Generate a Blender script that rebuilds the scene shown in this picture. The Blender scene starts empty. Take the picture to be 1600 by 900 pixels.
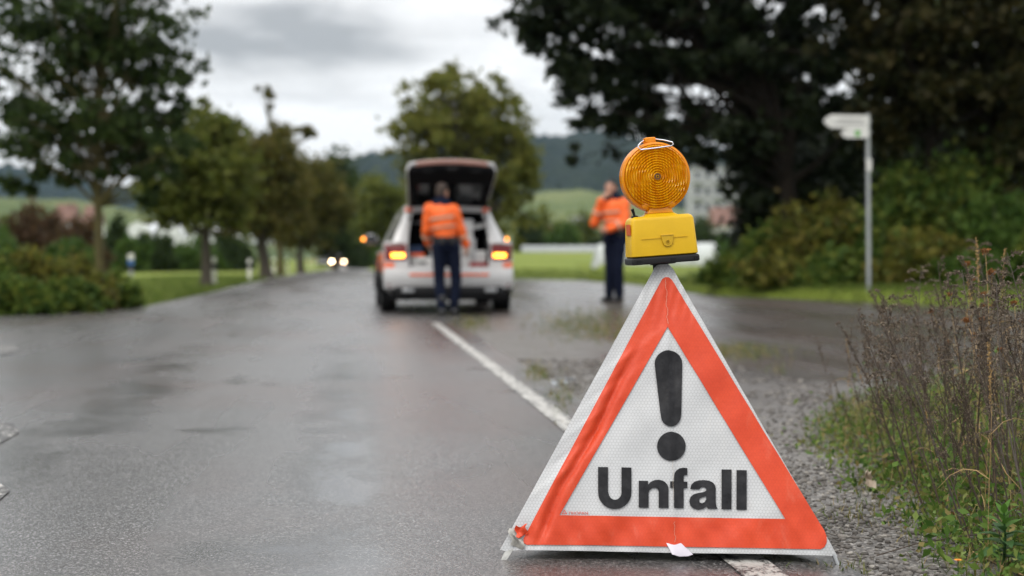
import bpy, bmesh, math, random
import numpy as np
from mathutils import Vector, Matrix
from mathutils.geometry import tessellate_polygon

R = math.radians
scene = bpy.context.scene
col = scene.collection

# ------------------------------------------------------------------ camera
FPX = 1600 * 50.0 / 36.0            # focal length in photo pixels
CAM_H = 0.813
HORIZON = 400.0
PITCH = math.atan((450 - HORIZON) / FPX)
cam_data = bpy.data.cameras.new('camera')
cam_data.lens = 50.0
cam_data.sensor_width = 36.0
cam_data.clip_start = 0.05
cam_data.clip_end = 20000
cam_data.dof.use_dof = True
cam_data.dof.focus_distance = 3.97
cam_data.dof.aperture_fstop = 2.1
cam = bpy.data.objects.new('camera', cam_data)
col.objects.link(cam)
cam.location = (0, 0, CAM_H)
cam.rotation_euler = (math.pi / 2 - PITCH, 0, 0)
scene.camera = cam

# ------------------------------------------------------------------ world: overcast sky
world = bpy.data.worlds.new('World')
scene.world = world
world.use_nodes = True
SUN_EL, SUN_AZ = R(50), R(215)      # azimuth clockwise from +Y : behind and to the left of the camera
def build_world():
    nt = world.node_tree
    nt.nodes.clear()
    N = nt.nodes.new; L = nt.links.new
    out = N('ShaderNodeOutputWorld'); bg = N('ShaderNodeBackground')
    bg.inputs['Strength'].default_value = 0.1
    sky = N('ShaderNodeTexSky'); sky.sky_type = 'NISHITA'; sky.sun_disc = False
    sky.sun_elevation = SUN_EL; sky.sun_rotation = SUN_AZ
    sky.dust_density = 3.0
    tc = N('ShaderNodeTexCoord')
    sep = N('ShaderNodeSeparateXYZ'); L(tc.outputs['Generated'], sep.inputs[0])
    # cloud layer seen as a flat deck: direction / (z + c)
    zc = N('ShaderNodeMath'); zc.operation = 'MAXIMUM'; L(sep.outputs['Z'], zc.inputs[0]); zc.inputs[1].default_value = 0.0
    za = N('ShaderNodeMath'); za.operation = 'ADD'; L(zc.outputs[0], za.inputs[0]); za.inputs[1].default_value = 0.16
    dv = N('ShaderNodeVectorMath'); dv.operation = 'DIVIDE'
    L(tc.outputs['Generated'], dv.inputs[0])
    cb = N('ShaderNodeCombineXYZ')
    for i in range(3): L(za.outputs[0], cb.inputs[i])
    L(cb.outputs[0], dv.inputs[1])
    mp = N('ShaderNodeMapping'); L(dv.outputs[0], mp.inputs[0])
    mp.inputs['Location'].default_value = (7.9, 3.3, 0.0)
    nz = N('ShaderNodeTexNoise'); L(mp.outputs[0], nz.inputs['Vector'])
    nz.inputs['Scale'].default_value = 1.5; nz.inputs['Detail'].default_value = 7; nz.inputs['Roughness'].default_value = 0.5
    nz.inputs['Distortion'].default_value = 0.25
    rp = N('ShaderNodeValToRGB'); L(nz.outputs['Fac'], rp.inputs[0])
    e = rp.color_ramp.elements
    e[0].position = 0.36; e[0].color = (0.27, 0.275, 0.28, 1)
    e[1].position = 0.62; e[1].color = (.70, .70, .70, 1)
    m = rp.color_ramp.elements.new(0.47); m.color = (0.50, 0.50, 0.50, 1)
    # CIE overcast: the zenith is brighter than the horizon
    gr = N('ShaderNodeMapRange'); L(sep.outputs['Z'], gr.inputs['Value'])
    gr.inputs['From Min'].default_value = 0.0; gr.inputs['From Max'].default_value = 1.0
    gr.inputs['To Min'].default_value = 13.0; gr.inputs['To Max'].default_value = 39.0
    ml = N('ShaderNodeVectorMath'); ml.operation = 'SCALE'
    L(rp.outputs[0], ml.inputs[0]); L(gr.outputs[0], ml.inputs['Scale'])
    mx = N('ShaderNodeMix'); mx.data_type = 'RGBA'; mx.inputs[0].default_value = 0.93
    L(sky.outputs[0], mx.inputs['A']); L(ml.outputs[0], mx.inputs['B'])
    L(mx.outputs['Result'], bg.inputs['Color']); L(bg.outputs[0], out.inputs['Surface'])
build_world()

sun_data = bpy.data.lights.new('sun', 'SUN')
sun_data.energy = 1.4
sun_data.angle = R(35)
sun_data.color = (1.0, 0.94, 0.86)
sun = bpy.data.objects.new('sun', sun_data); col.objects.link(sun)
sd = Vector((math.sin(SUN_AZ) * math.cos(SUN_EL), math.cos(SUN_AZ) * math.cos(SUN_EL), math.sin(SUN_EL)))
sun.rotation_euler = (-sd).to_track_quat('-Z', 'Y').to_euler()
sun.location = (0, -5, 20)

scene.view_settings.view_transform = 'Standard'
scene.view_settings.look = 'None'
scene.view_settings.exposure = 0.12
scene.view_settings.gamma = 1.0
scene.view_settings.use_curve_mapping = False
scene.render.engine = 'CYCLES'
scene.cycles.use_denoising = True
scene.cycles.max_bounces = 6
scene.cycles.transparent_max_bounces = 8
scene.cycles.volume_bounces = 0
scene.cycles.sample_clamp_indirect = 6.0
scene.cycles.caustics_reflective = False
scene.cycles.caustics_refractive = False

# ------------------------------------------------------------------ pixel helpers
CP, SP = math.cos(PITCH), math.sin(PITCH)
def ray(px, py):
    x = (px - 800) / FPX; u = -(py - 450) / FPX
    # camera: right=X, up, forward ; pitched down
    return Vector((x, CP + u * SP, -SP + u * CP))
def P(px, py, Y):
    """point on the pixel's ray at distance Y ahead"""
    d = ray(px, py); return Vector((0, 0, CAM_H)) + d * (Y / d.y)
def sstep(a, b, x):
    t = np.clip((np.asarray(x, float) - a) / (b - a), 0, 1)
    return t * t * (3 - 2 * t)
def gz(y):
    return float(-0.6 * sstep(35, 190, y))
def G(px, py, h=0.0):
    """point where the pixel's ray meets the ground (+h)"""
    d = ray(px, py); Y = 20.0
    for _ in range(30):
        z = gz(Y) + h
        Y = (z - CAM_H) / d.z * d.y
        Y = min(max(Y, 0.5), 600)
    return Vector((d.x / d.y * Y, Y, gz(Y) + h))

# ------------------------------------------------------------------ mesh builder
class MB:
    def __init__(s): s.v = []; s.f = []
    def add(s, vs, fs):
        o = len(s.v); s.v += [tuple(p) for p in vs]; s.f += [tuple(i + o for i in f) for f in fs]; return s
    def box(s, c, sz, M=None):
        cx, cy, cz = c; x, y, z = sz[0] / 2, sz[1] / 2, sz[2] / 2
        vs = [Vector((cx + a * x, cy + b * y, cz + d * z)) for a in (-1, 1) for b in (-1, 1) for d in (-1, 1)]
        if M is not None: vs = [M @ p for p in vs]
        return s.add(vs, [(0, 1, 3, 2), (4, 6, 7, 5), (0, 4, 5, 1), (2, 3, 7, 6), (0, 2, 6, 4), (1, 5, 7, 3)])
    def tube(s, path, rad, n=8, cap=True):
        path = [Vector(p) for p in path]; k = len(path)
        if not hasattr(rad, '__len__'): rad = [rad] * k
        ref = None; vs = []
        for i, p in enumerate(path):
            t = (path[min(i + 1, k - 1)] - path[max(i - 1, 0)])
            if t.length < 1e-9: t = Vector((0, 0, 1))
            t.normalize()
            if ref is None:
                ref = Vector((1, 0, 0)) if abs(t.x) < 0.8 else Vector((0, 1, 0))
            a = (ref - t * ref.dot(t)).normalized(); ref = a; b = t.cross(a)
            for j in range(n):
                w = 2 * math.pi * j / n
                vs.append(p + (a * math.cos(w) + b * math.sin(w)) * rad[i])
        fs = [(i * n + j, i * n + (j + 1) % n, (i + 1) * n + (j + 1) % n, (i + 1) * n + j) for i in range(k - 1) for j in range(n)]
        if cap:
            fs.append(tuple(range(n - 1, -1, -1))); fs.append(tuple((k - 1) * n + j for j in range(n)))
        return s.add(vs, fs)
    def lathe(s, prof, n=24, M=None, close=False):
        """profile [(radius, height)] about local Z"""
        k = len(prof); vs = []
        for r, h in prof:
            for j in range(n):
                w = 2 * math.pi * j / n; p = Vector((r * math.cos(w), r * math.sin(w), h))
                vs.append(M @ p if M is not None else p)
        kk = k if close else k - 1
        fs = [(i * n + j, i * n + (j + 1) % n, ((i + 1) % k) * n + (j + 1) % n, ((i + 1) % k) * n + j) for i in range(kk) for j in range(n)]
        if not close:
            if prof[0][0] > 1e-5: fs.append(tuple(range(n - 1, -1, -1)))
            if prof[-1][0] > 1e-5: fs.append(tuple((k - 1) * n + j for j in range(n)))
        return s.add(vs, fs)
    def ell(s, c, r, M=None, nu=12, nv=8):
        prof = []
        vs = []; c = Vector(c)
        for i in range(nv + 1):
            a = math.pi * i / nv - math.pi / 2
            for j in range(nu):
                w = 2 * math.pi * j / nu
                p = Vector((r[0] * math.cos(a) * math.cos(w), r[1] * math.cos(a) * math.sin(w), r[2] * math.sin(a)))
                if M is not None: p = M @ p
                vs.append(c + p)
        fs = [(i * nu + j, i * nu + (j + 1) % nu, (i + 1) * nu + (j + 1) % nu, (i + 1) * nu + j) for i in range(nv) for j in range(nu)]
        return s.add(vs, fs)
    def prism(s, poly, M, th):
        """2-D polygon extruded along local z by th"""
        n = len(poly)
        a = [M @ Vector((x, y, 0)) for x, y in poly]; b = [M @ Vector((x, y, th)) for x, y in poly]
        return s.add(a + b, [tuple(range(n - 1, -1, -1)), tuple(range(n, 2 * n))] + [(i, (i + 1) % n, n + (i + 1) % n, n + i) for i in range(n)])
    def grid(s, fn, nu, nv):
        vs = [fn(i / nu, j / nv) for i in range(nu + 1) for j in range(nv + 1)]
        fs = [(i * (nv + 1) + j, (i + 1) * (nv + 1) + j, (i + 1) * (nv + 1) + j + 1, i * (nv + 1) + j + 1) for i in range(nu) for j in range(nv)]
        return s.add(vs, fs)
    def build(s, name, mat, parent=None, smooth=True, angle=35, bevel=0, merge=False):
        me = bpy.data.meshes.new(name)
        me.from_pydata(s.v, [], s.f)
        if merge:
            bm = bmesh.new(); bm.from_mesh(me); bmesh.ops.remove_doubles(bm, verts=bm.verts, dist=1e-5)
            bmesh.ops.recalc_face_normals(bm, faces=bm.faces); bm.to_mesh(me); bm.free()
        me.update()
        return link(name, me, mat, parent, smooth, angle, bevel)

def link(name, me, mat, parent=None, smooth=True, angle=35, bevel=0):
    if smooth:
        me.shade_smooth(); me.set_sharp_from_angle(angle=R(angle))
    if mat is not None: me.materials.append(mat)
    o = bpy.data.objects.new(name, me); col.objects.link(o)
    if parent is not None: o.parent = parent
    if bevel:
        b = o.modifiers.new('bevel', 'BEVEL'); b.width = bevel; b.segments = 2; b.limit_method = 'ANGLE'; b.angle_limit = R(40)
    return o
def npmesh(name, V, F, mat, parent=None, smooth=False):
    """fast quad / tri mesh from arrays (all faces the same size)"""
    V = np.asarray(V, np.float32); F = np.asarray(F, np.int32)
    me = bpy.data.meshes.new(name)
    me.vertices.add(len(V)); me.vertices.foreach_set('co', V.ravel())
    me.loops.add(F.size); me.loops.foreach_set('vertex_index', F.ravel())
    me.polygons.add(len(F)); me.polygons.foreach_set('loop_start', np.arange(0, F.size, F.shape[1], dtype=np.int32))
    me.update(calc_edges=True); me.validate()
    if smooth: me.shade_smooth()
    if mat is not None: me.materials.append(mat)
    o = bpy.data.objects.new(name, me); col.objects.link(o)
    if parent is not None: o.parent = parent
    return o
def empty(name, loc=(0, 0, 0), rz=0):
    o = bpy.data.objects.new(name, None); col.objects.link(o); o.location = loc; o.rotation_euler = (0, 0, rz)
    o.empty_display_size = 0.1
    return o
def tag(o, label=None, cat=None, group=None, kind=None):
    if label: o['label'] = label
    if cat: o['category'] = cat
    if group: o['group'] = group
    if kind: o['kind'] = kind
    return o
def copy_tree(o, parent=None):
    c = o.copy(); col.objects.link(c)
    if parent is not None: c.parent = parent
    for ch in list(o.children): copy_tree(ch, c)
    return c

# ------------------------------------------------------------------ materials
class NT:
    def __init__(s, name):
        s.m = bpy.data.materials.new(name); s.m.use_nodes = True; s.t = s.m.node_tree
        s.b = s.t.nodes['Principled BSDF']; s.out = s.t.nodes['Material Output']
    def n(s, typ, **kw):
        x = s.t.nodes.new(typ)
        for k, v in kw.items(): setattr(x, k, v)
        return x
    def l(s, a, b): s.t.links.new(a, b)
    def pos(s):
        return s.n('ShaderNodeNewGeometry').outputs['Position']
    def objc(s):
        return s.n('ShaderNodeTexCoord').outputs['Object']
    def map(s, vec, scale=(1, 1, 1), rot=(0, 0, 0), loc=(0, 0, 0)):
        m = s.n('ShaderNodeMapping'); s.l(vec, m.inputs[0]); m.inputs['Scale'].default_value = scale
        m.inputs['Rotation'].default_value = rot; m.inputs['Location'].default_value = loc; return m.outputs[0]
    def noise(s, vec, scale, detail=3, rough=.5, dist=0):
        x = s.n('ShaderNodeTexNoise'); s.l(vec, x.inputs['Vector']); x.inputs['Scale'].default_value = scale
        x.inputs['Detail'].default_value = detail; x.inputs['Roughness'].default_value = rough; x.inputs['Distortion'].default_value = dist
        return x.outputs['Fac']
    def vor(s, vec, scale, feature='F1', out='Distance', rnd=1.0):
        x = s.n('ShaderNodeTexVoronoi', feature=feature); s.l(vec, x.inputs['Vector']); x.inputs['Scale'].default_value = scale
        x.inputs['Randomness'].default_value = rnd
        return x.outputs[out]
    def ramp(s, fac, stops, interp='LINEAR'):
        r = s.n('ShaderNodeValToRGB'); s.l(fac, r.inputs[0]); r.color_ramp.interpolation = interp
        e = r.color_ramp.elements
        while len(e) < len(stops): e.new(0.5)
        for el, (p, c) in zip(e, stops):
            el.position = p; el.color = (c, c, c, 1) if not hasattr(c, '__len__') else (*c, 1)
        return r.outputs['Color']
    def mix(s, fac, a, b, typ='MIX'):
        m = s.n('ShaderNodeMix', data_type='RGBA', blend_type=typ)
        for sock, v in ((m.inputs[0], fac), (m.inputs['A'], a), (m.inputs['B'], b)):
            if hasattr(v, 'is_linked') or isinstance(v, bpy.types.NodeSocket): s.l(v, sock)
            elif hasattr(v, '__len__'): sock.default_value = (*v, 1)
            else: sock.default_value = v if sock.type == 'VALUE' else (v, v, v, 1)
        return m.outputs['Result']
    def math(s, op, a, b=None, c=None, clamp=False):
        m = s.n('ShaderNodeMath', operation=op, use_clamp=clamp)
        for i, v in enumerate((a, b, c)):
            if v is None: continue
            if isinstance(v, bpy.types.NodeSocket): s.l(v, m.inputs[i])
            else: m.inputs[i].default_value = v
        return m.outputs[0]
    def sep(s, vec):
        x = s.n('ShaderNodeSeparateXYZ'); s.l(vec, x.inputs[0]); return x.outputs
    def bump(s, h, strength=.5, dist=.01, prev=None):
        b = s.n('ShaderNodeBump'); s.l(h, b.inputs['Height']); b.inputs['Strength'].default_value = strength
        b.inputs['Distance'].default_value = dist
        if prev is not None: s.l(prev, b.inputs['Normal'])
        return b.outputs[0]
    def set(s, **kw):
        for k, v in kw.items():
            sock = s.b.inputs[k.replace('_', ' ')]
            if isinstance(v, bpy.types.NodeSocket): s.l(v, sock)
            elif hasattr(v, '__len__') and len(v) == 3: sock.default_value = (*v, 1)
            else: sock.default_value = v
        return s
def M(name, c, rough=.6, var=.12, scale=6, metallic=0, bump=0, bscale=60, coat=0, emit=None, estr=0, spec=.5):
    n = NT(name); p = n.objc()
    d = n.noise(p, scale, 4, .6)
    lo = tuple(x * (1 - var) for x in c); hi = tuple(min(1, x * (1 + var)) for x in c)
    n.set(Base_Color=n.ramp(d, [(.3, lo), (.7, hi)]), Roughness=n.ramp(d, [(.3, max(0, rough - .06)), (.7, min(1, rough + .06))]), Metallic=metallic)
    n.b.inputs['Specular IOR Level'].default_value = spec
    if coat: n.b.inputs['Coat Weight'].default_value = coat; n.b.inputs['Coat Roughness'].default_value = .08
    if bump: n.set(Normal=n.bump(n.noise(p, bscale, 3), bump, .005))
    if emit: n.set(Emission_Color=emit, Emission_Strength=estr)
    return n.m
def leafmat(name, cols, rough=.5, trans=.45):
    """foliage: a colour of its own for each leaf, some light coming through"""
    n = NT(name)
    g = n.n('ShaderNodeNewGeometry')
    stops = [(i / max(1, len(cols) - 1), c) for i, c in enumerate(cols)]
    cl = n.ramp(g.outputs['Random Per Island'], stops)
    n.set(Base_Color=cl, Roughness=rough)
    n.b.inputs['Specular IOR Level'].default_value = .12
    t = n.n('ShaderNodeBsdfTranslucent'); n.l(cl, t.inputs[0])
    mx = n.n('ShaderNodeMixShader'); mx.inputs[0].default_value = trans
    n.l(n.b.outputs[0], mx.inputs[1]); n.l(t.outputs[0], mx.inputs[2]); n.l(mx.outputs[0], n.out.inputs['Surface'])
    return n.m

# ================================================================== THE SETTING
HEAD = 0.1156                         # the road runs slightly to the left
def line_x(y): return 1.058 - HEAD * y

def asphalt_material(name, gravelly=False):
    n = NT(name); p = n.pos(); x, y, _ = n.sep(p)
    d = n.math('MULTIPLY_ADD', y, HEAD, x)                         # constant along the road
    pr = n.map(p, rot=(0, 0, -math.atan(HEAD)))
    big = n.noise(n.map(pr, scale=(1.1, .16, 1)), 1.0, 4, .55)       # wetness runs along the wheel tracks
    patch = n.noise(n.map(pr, scale=(.55, .4, 1), loc=(3.1, 1.2, 0)), 1.0, 5, .6)
    stain = n.noise(n.map(pr, scale=(1.5, 1.1, 1), loc=(7.4, 2.2, 0)), 1.0, 4, .55, .4)
    fg = n.sep(n.vor(p, 185, out='Color'))[0]; vd = n.vor(p, 185)
    mid = n.noise(p, 48, 4, .7)
    stone = n.ramp(fg, [(0, (.048, .047, .048)), (.5, (.106, .102, .102)), (.8, (.168, .162, .161)), (1, (.30, .29, .285))])
    tint = n.mix(n.ramp(patch, [(.47, 0.0), (.66, .55)]), stone, (.115, .070, .060))
    c = n.mix(.65, tint, n.ramp(mid, [(.3, .5), (.72, 1.35)]), 'MULTIPLY')
    c = n.mix(n.ramp(vd, [(.45, 0.0), (.8, .7)]), c, (.012, .011, .011))
    # water film in the wheel tracks
    def track(c0, w):
        q = n.math('DIVIDE', n.math('SUBTRACT', d, c0), w); return n.math('POWER', 2.718, n.math('MULTIPLY', n.math('MULTIPLY', q, q), -1.0))
    film = n.math('MULTIPLY', n.math('ADD', track(-.02, .24), n.math('MULTIPLY', track(-1.3, .38), .7)), n.ramp(n.noise(n.map(pr, scale=(1.4, .8, 1)), 1.6, 4, .6), [(.30, 0.15), (.56, 1.0)]))
    film = n.math('MULTIPLY', film, n.ramp(n.math('MULTIPLY', y, .04), [(.36, 1.0), (.68, .1)]))
    spot = n.ramp(stain, [(.58, 0.0), (.74, 1.0)])
    damp = n.ramp(big, [(.34, 0.0), (.62, 1.0)])
    wet = n.math('MAXIMUM', film, n.math('MULTIPLY', damp, .45), clamp=True)
    c = n.mix(n.math('MULTIPLY', wet, .5), c, n.mix(.6, c, (.012, .012, .013)))     # wet asphalt is darker
    c = n.mix(n.math('MULTIPLY', spot, .6), c, (.016, .015, .014))
    bh = n.math('ADD', n.math('MULTIPLY', vd, -1.0), n.math('MULTIPLY', mid, .8))
    rough = n.mix(n.math('MAXIMUM', wet, n.math('MULTIPLY', spot, .9)), .34, .10)
    bs = n.math('MULTIPLY_ADD', n.math('MAXIMUM', wet, spot), -.31, .36)
    if gravelly:
        side = n.ramp(n.math('MULTIPLY_ADD', d, .25, n.math('MULTIPLY', n.math('SUBTRACT', patch, .5), .75)), [(.46, 1.0), (.60, 0.0)])
        near = n.ramp(n.math('MULTIPLY_ADD', y, .05, n.math('MULTIPLY', n.math('SUBTRACT', patch, .5), .5)), [(.30, 1.0), (.46, 0.0)])
        far = n.ramp(n.math('MULTIPLY', y, .05), [(.80, 1.0), (.98, 0.0)])
        gm = n.math('MULTIPLY', n.math('MAXIMUM', side, near), far)
        vs = n.vor(p, 88, out='Color'); v2 = n.vor(p, 88)
        gc = n.ramp(n.sep(vs)[0], [(0, (.050, .043, .037)), (.4, (.11, .10, .09)), (.75, (.175, .16, .145)), (1, (.30, .28, .255))])
        gc = n.mix(n.ramp(v2, [(.35, 0.0), (.75, .8)]), gc, (.03, .026, .022))
        c = n.mix(gm, n.mix(.45, c, (.052, .036, .030)), gc)
        earth = n.ramp(n.noise(p, 1.3, 5, .65), [(.52, 0.0), (.66, .6)])
        c = n.mix(earth, c, (.060, .045, .035))
        bh = n.mix(gm, bh, n.math('MULTIPLY', v2, -2.2))
        rough = n.mix(gm, n.mix(damp, .34, .20), .55); bs = n.mix(gm, .25, .55)
    bmp = n.n('ShaderNodeBump'); n.l(bh, bmp.inputs['Height']); n.l(bs, bmp.inputs['Strength']); bmp.inputs['Distance'].default_value = .003
    n.set(Base_Color=c, Roughness=rough, Normal=bmp.outputs[0])
    n.b.inputs['Specular IOR Level'].default_value = .7
    return n.m
ASPHALT = asphalt_material('wet_asphalt')
SIDE = asphalt_material('wet_lay_by', True)

def grass_ground():
    n = NT('meadow_ground'); p = n.pos()
    a = n.noise(p, .12, 5, .6); b = n.noise(p, 5, 4, .7)
    c = n.ramp(a, [(.35, (.115, .155, .020)), (.55, (.155, .195, .026)), (.7, (.20, .21, .040))])
    c = n.mix(.5, c, n.ramp(b, [(.3, .5), (.7, 1.4)]), 'MULTIPLY')
    n.set(Base_Color=c, Roughness=.9, Normal=n.bump(b, .6, .05))
    n.b.inputs['Specular IOR Level'].default_value = .2
    return n.m
MEADOW = grass_ground()
def soil_material():
    n = NT('verge_soil'); p = n.pos()
    a = n.noise(p, 14, 5, .7); b = n.vor(p, 70, out='Color')
    c = n.ramp(a, [(.3, (.022, .018, .012)), (.55, (.05, .04, .028)), (.75, (.085, .075, .05))])
    c = n.mix(.35, c, n.ramp(n.sep(b)[0], [(0, .4), (1, 1.7)]), 'MULTIPLY')
    n.set(Base_Color=c, Roughness=.9, Normal=n.bump(a, .8, .02))
    return n.m
SOIL = soil_material()

# --- ground sheet to the horizon
def build_ground():
    ys = [-6, 0, 4, 8, 12, 16, 20, 25, 30, 35, 45, 55, 70, 85, 100, 115, 130, 145, 160, 175, 190, 250, 400, 700, 1200, 2500]
    xs = [-2600, -1000, -400, -150, -60, -30, -15, -8, -4, 0, 4, 8, 15, 30, 60, 150, 400, 1000, 2600]
    vs = [(x, y, gz(y) - .03) for y in ys for x in xs]; k = len(xs)
    fs = [(j * k + i, j * k + i + 1, (j + 1) * k + i + 1, (j + 1) * k + i) for j in range(len(ys) - 1) for i in range(k - 1)]
    o = MB().add(vs, fs).build('ground', MEADOW)
    tag(o, 'green meadow ground on both sides of the road', kind='structure')
build_ground()

def sheet(name, left, right, ys, lift, mat, nx=6):
    """strip between two x(y) curves that follows the ground"""
    vs = []; k = nx + 1
    for y in ys:
        a, b = left(y), right(y)
        for i in range(k): x = a + (b - a) * i / nx; vs.append((x, y, gz(y) + (lift(x, y) if callable(lift) else lift)))
    fs = [(j * k + i, j * k + i + 1, (j + 1) * k + i + 1, (j + 1) * k + i) for j in range(len(ys) - 1) for i in range(nx)]
    return MB().add(vs, fs).build(name, mat)
def pl(pts):
    ys = [p[1] for p in pts]; xs = [p[0] for p in pts]
    return lambda y: float(np.interp(y, ys, xs))
wob = np.random.default_rng(5)
LEFT_PTS = [(-16, -6), (-15, 8), (-12, 15.5), (-8.2, 18.0), (-6.9, 19), (-6.3, 20), (-5.95, 23.2), (-6.45, 29), (-9.7, 60), (-14.3, 106), (-22.2, 180), (-30, 260)]
LEFT = pl(LEFT_PTS)
ysr = list(np.arange(-6, 30, .5)) + list(np.arange(30, 261, 5))
edge_noise = {round(y, 2): wob.normal(0, .015) for y in ysr}
def road_right(y): return line_x(y) + .26 + edge_noise.get(round(y, 2), 0) + (.0 if y < 17 else min(.5, (y - 17) * .1))
o = sheet('road', LEFT, road_right, ysr, 0.0, ASPHALT, 8)
tag(o, 'wet grey country road running away to the left', kind='structure')
# the road's broken edge: a real step down to the shoulder
SIDE_FAR = pl([(9, -6), (7.5, 5), (9, 9), (14, 14.0), (12, 16.5), (6.3, 20.3), (3.6, 25.5), (3.3, 30), (2.8, 48), (.3, 51.5), (-4.5, 53)])
ys2 = list(np.arange(-6, 53.1, .5))
def side_lift(x, y):
    return -.014 + .115 * float(sstep(15.5, 22, y) * (1 - sstep(34, 48, y)) * sstep(.4, 2.6, x - line_x(y)))
o = sheet('side_road', lambda y: line_x(y) + .1, SIDE_FAR, ys2, side_lift, SIDE, 14)
tag(o, 'wet brown lay-by and side lane branching off right', kind='structure')

def paint_material(name, wear):
    n = NT(name); p = n.pos()
    pr = n.map(p, rot=(0, 0, -math.atan(HEAD)))
    a = n.noise(n.map(pr, scale=(1, .5, 1)), 26, 6, .75); g = n.vor(p, 150, out='Color')
    b = n.noise(p, 3, 3)
    w = n.math('ADD', n.math('MULTIPLY', a, .8), n.math('ADD', n.math('MULTIPLY', b, .25), n.math('MULTIPLY', n.sep(g)[0], .14)))
    xx, yy, _ = n.sep(p); q = n.math('DIVIDE', n.math('SUBTRACT', n.math('MULTIPLY_ADD', yy, HEAD, xx), 1.058), .056)
    q2 = n.math('MULTIPLY', q, q); w = n.math('SUBTRACT', w, n.math('MULTIPLY', n.math('MINIMUM', q2, 1.0), .09))
    f = n.ramp(w, [(wear, 0.0), (wear + .07, 1.0)])
    n.set(Base_Color=n.mix(f, (.045, .043, .043), n.ramp(a, [(.4, (.32, .31, .29)), (.7, (.50, .49, .46))])), Roughness=.5,
          Normal=n.bump(n.math('ADD', n.math('MULTIPLY', n.vor(p, 150), -1.0), f), .5, .003))
    return n.m
PAINT = paint_material('worn_white_paint', .49); PAINT2 = paint_material('nearly_gone_paint', .53)
ysl = list(np.arange(-2, 17.3, .25))
o = sheet('edge_line', lambda y: line_x(y) - .058, lambda y: line_x(y) + .058, ysl, .004, PAINT, 2)
tag(o, 'worn white line along the right edge of the road', kind='structure')
o = sheet('edge_line', lambda y: LEFT(y) + .10, lambda y: LEFT(y) + .22, list(np.arange(27, 150, 3.0)), .004, PAINT, 2)
tag(o, 'thin white line along the left edge of the road', kind='structure')
def ground_quad(name, pts, lift, mat):
    vs = []
    for px, py in pts:
        g = G(px, py); vs.append((g.x, g.y, g.z + lift))
    return MB().add(vs, [tuple(range(len(vs)))]).build(name, mat, smooth=False)
for pts, lab in (([(-120, 556), (-120, 536), (22, 541), (34, 546), (10, 556)], 'far white dash at the left border of the picture'),
                 ([(-120, 700), (-120, 655), (20, 662), (30, 676), (0, 694)], 'middle white dash at the left border of the picture'),
                 ([(-120, 800), (-120, 752), (2, 758), (16, 768), (-10, 790)], 'near white dash at the left border of the picture')):
    o = ground_quad('lane_dash', pts, .004, PAINT2); tag(o, lab, kind='structure')

# puddle on the shoulder
def build_puddle():
    n = NT('puddle_water'); n.set(Base_Color=(.03, .03, .03), Roughness=.03); n.b.inputs['Specular IOR Level'].default_value = .8
    c = G(870, 592); rg = np.random.default_rng(3); vs = []
    for i in range(28):
        a = 2 * math.pi * i / 28; r = 1 + .18 * math.sin(3 * a + 1) + .12 * math.sin(5 * a) + rg.normal(0, .03)
        vs.append((c.x + math.cos(a) * .105 * r, c.y + math.sin(a) * .34 * r, c.z - .0095))
    o = MB().add(vs, [tuple(range(28))]).build('puddle', n.m, smooth=False)
    tag(o, 'small bright puddle on the gravel shoulder', kind='structure')
build_puddle()

# weedy bank at the right
def bank_h(x, y):
    left = np.interp(y, [2.6, 3.4, 3.9, 4.4, 5.2, 6.2, 7.2, 8.2], [1.02, 1.08, 1.16, 1.22, 1.26, 1.30, 1.6, 2.3])
    d = np.asarray(x) - left
    h = -.05 + .09 * sstep(-.12, .5, d) + .10 * sstep(.4, 2.5, d)
    h = h - .2 * sstep(7.4, 8.6, y)
    return h + .012 * np.sin(9 * np.asarray(x) + 3 * y) * np.cos(7 * y) * sstep(0, .3, d)
def build_bank():
    m = MB(); m.grid(lambda a, b: (.75 + 4.2 * a, 2.2 + 6.6 * b, float(bank_h(.75 + 4.2 * a, 2.2 + 6.6 * b))), 60, 80)
    o = m.build('verge', SOIL); tag(o, 'weedy earth bank beside the gravel at the right', kind='structure')
build_bank()
# grass bank in front of the bushes on the right
def build_grass_bank():
    def f(a, b):
        x = 2.6 + 16 * a
        y0 = float(np.interp(x, [2.6, 3.4, 4.0, 6.3, 9, 12, 19], [47, 29, 25, 20.3, 18.4, 17, 15.5]))
        y = y0 + b * 14
        return (x, y, gz(y) - .05 + .26 * float(sstep(0, .12, b)) + .35 * b)
    o = MB().grid(f, 40, 24).build('grass_bank', MEADOW); tag(o, 'grassy strip below the bushes at the right', kind='structure')
build_grass_bank()

# meadow rising gently to the right of the road
def meadow_z(x, y):
    return gz(y) - .06 + (1.75 * float(sstep(50, 150, y))) * float(sstep(0, 6, x - line_x(y) - 1.5))
def build_meadow():
    def f(a, b):
        y = 50 + 110 * b; x = line_x(y) + 1.5 + (75) * a ** 1.6; return (x, y, meadow_z(x, y))
    o = MB().grid(f, 30, 26).build('meadow', MEADOW); tag(o, 'bright green meadow rising behind the side lane', kind='structure')
build_meadow()

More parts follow.
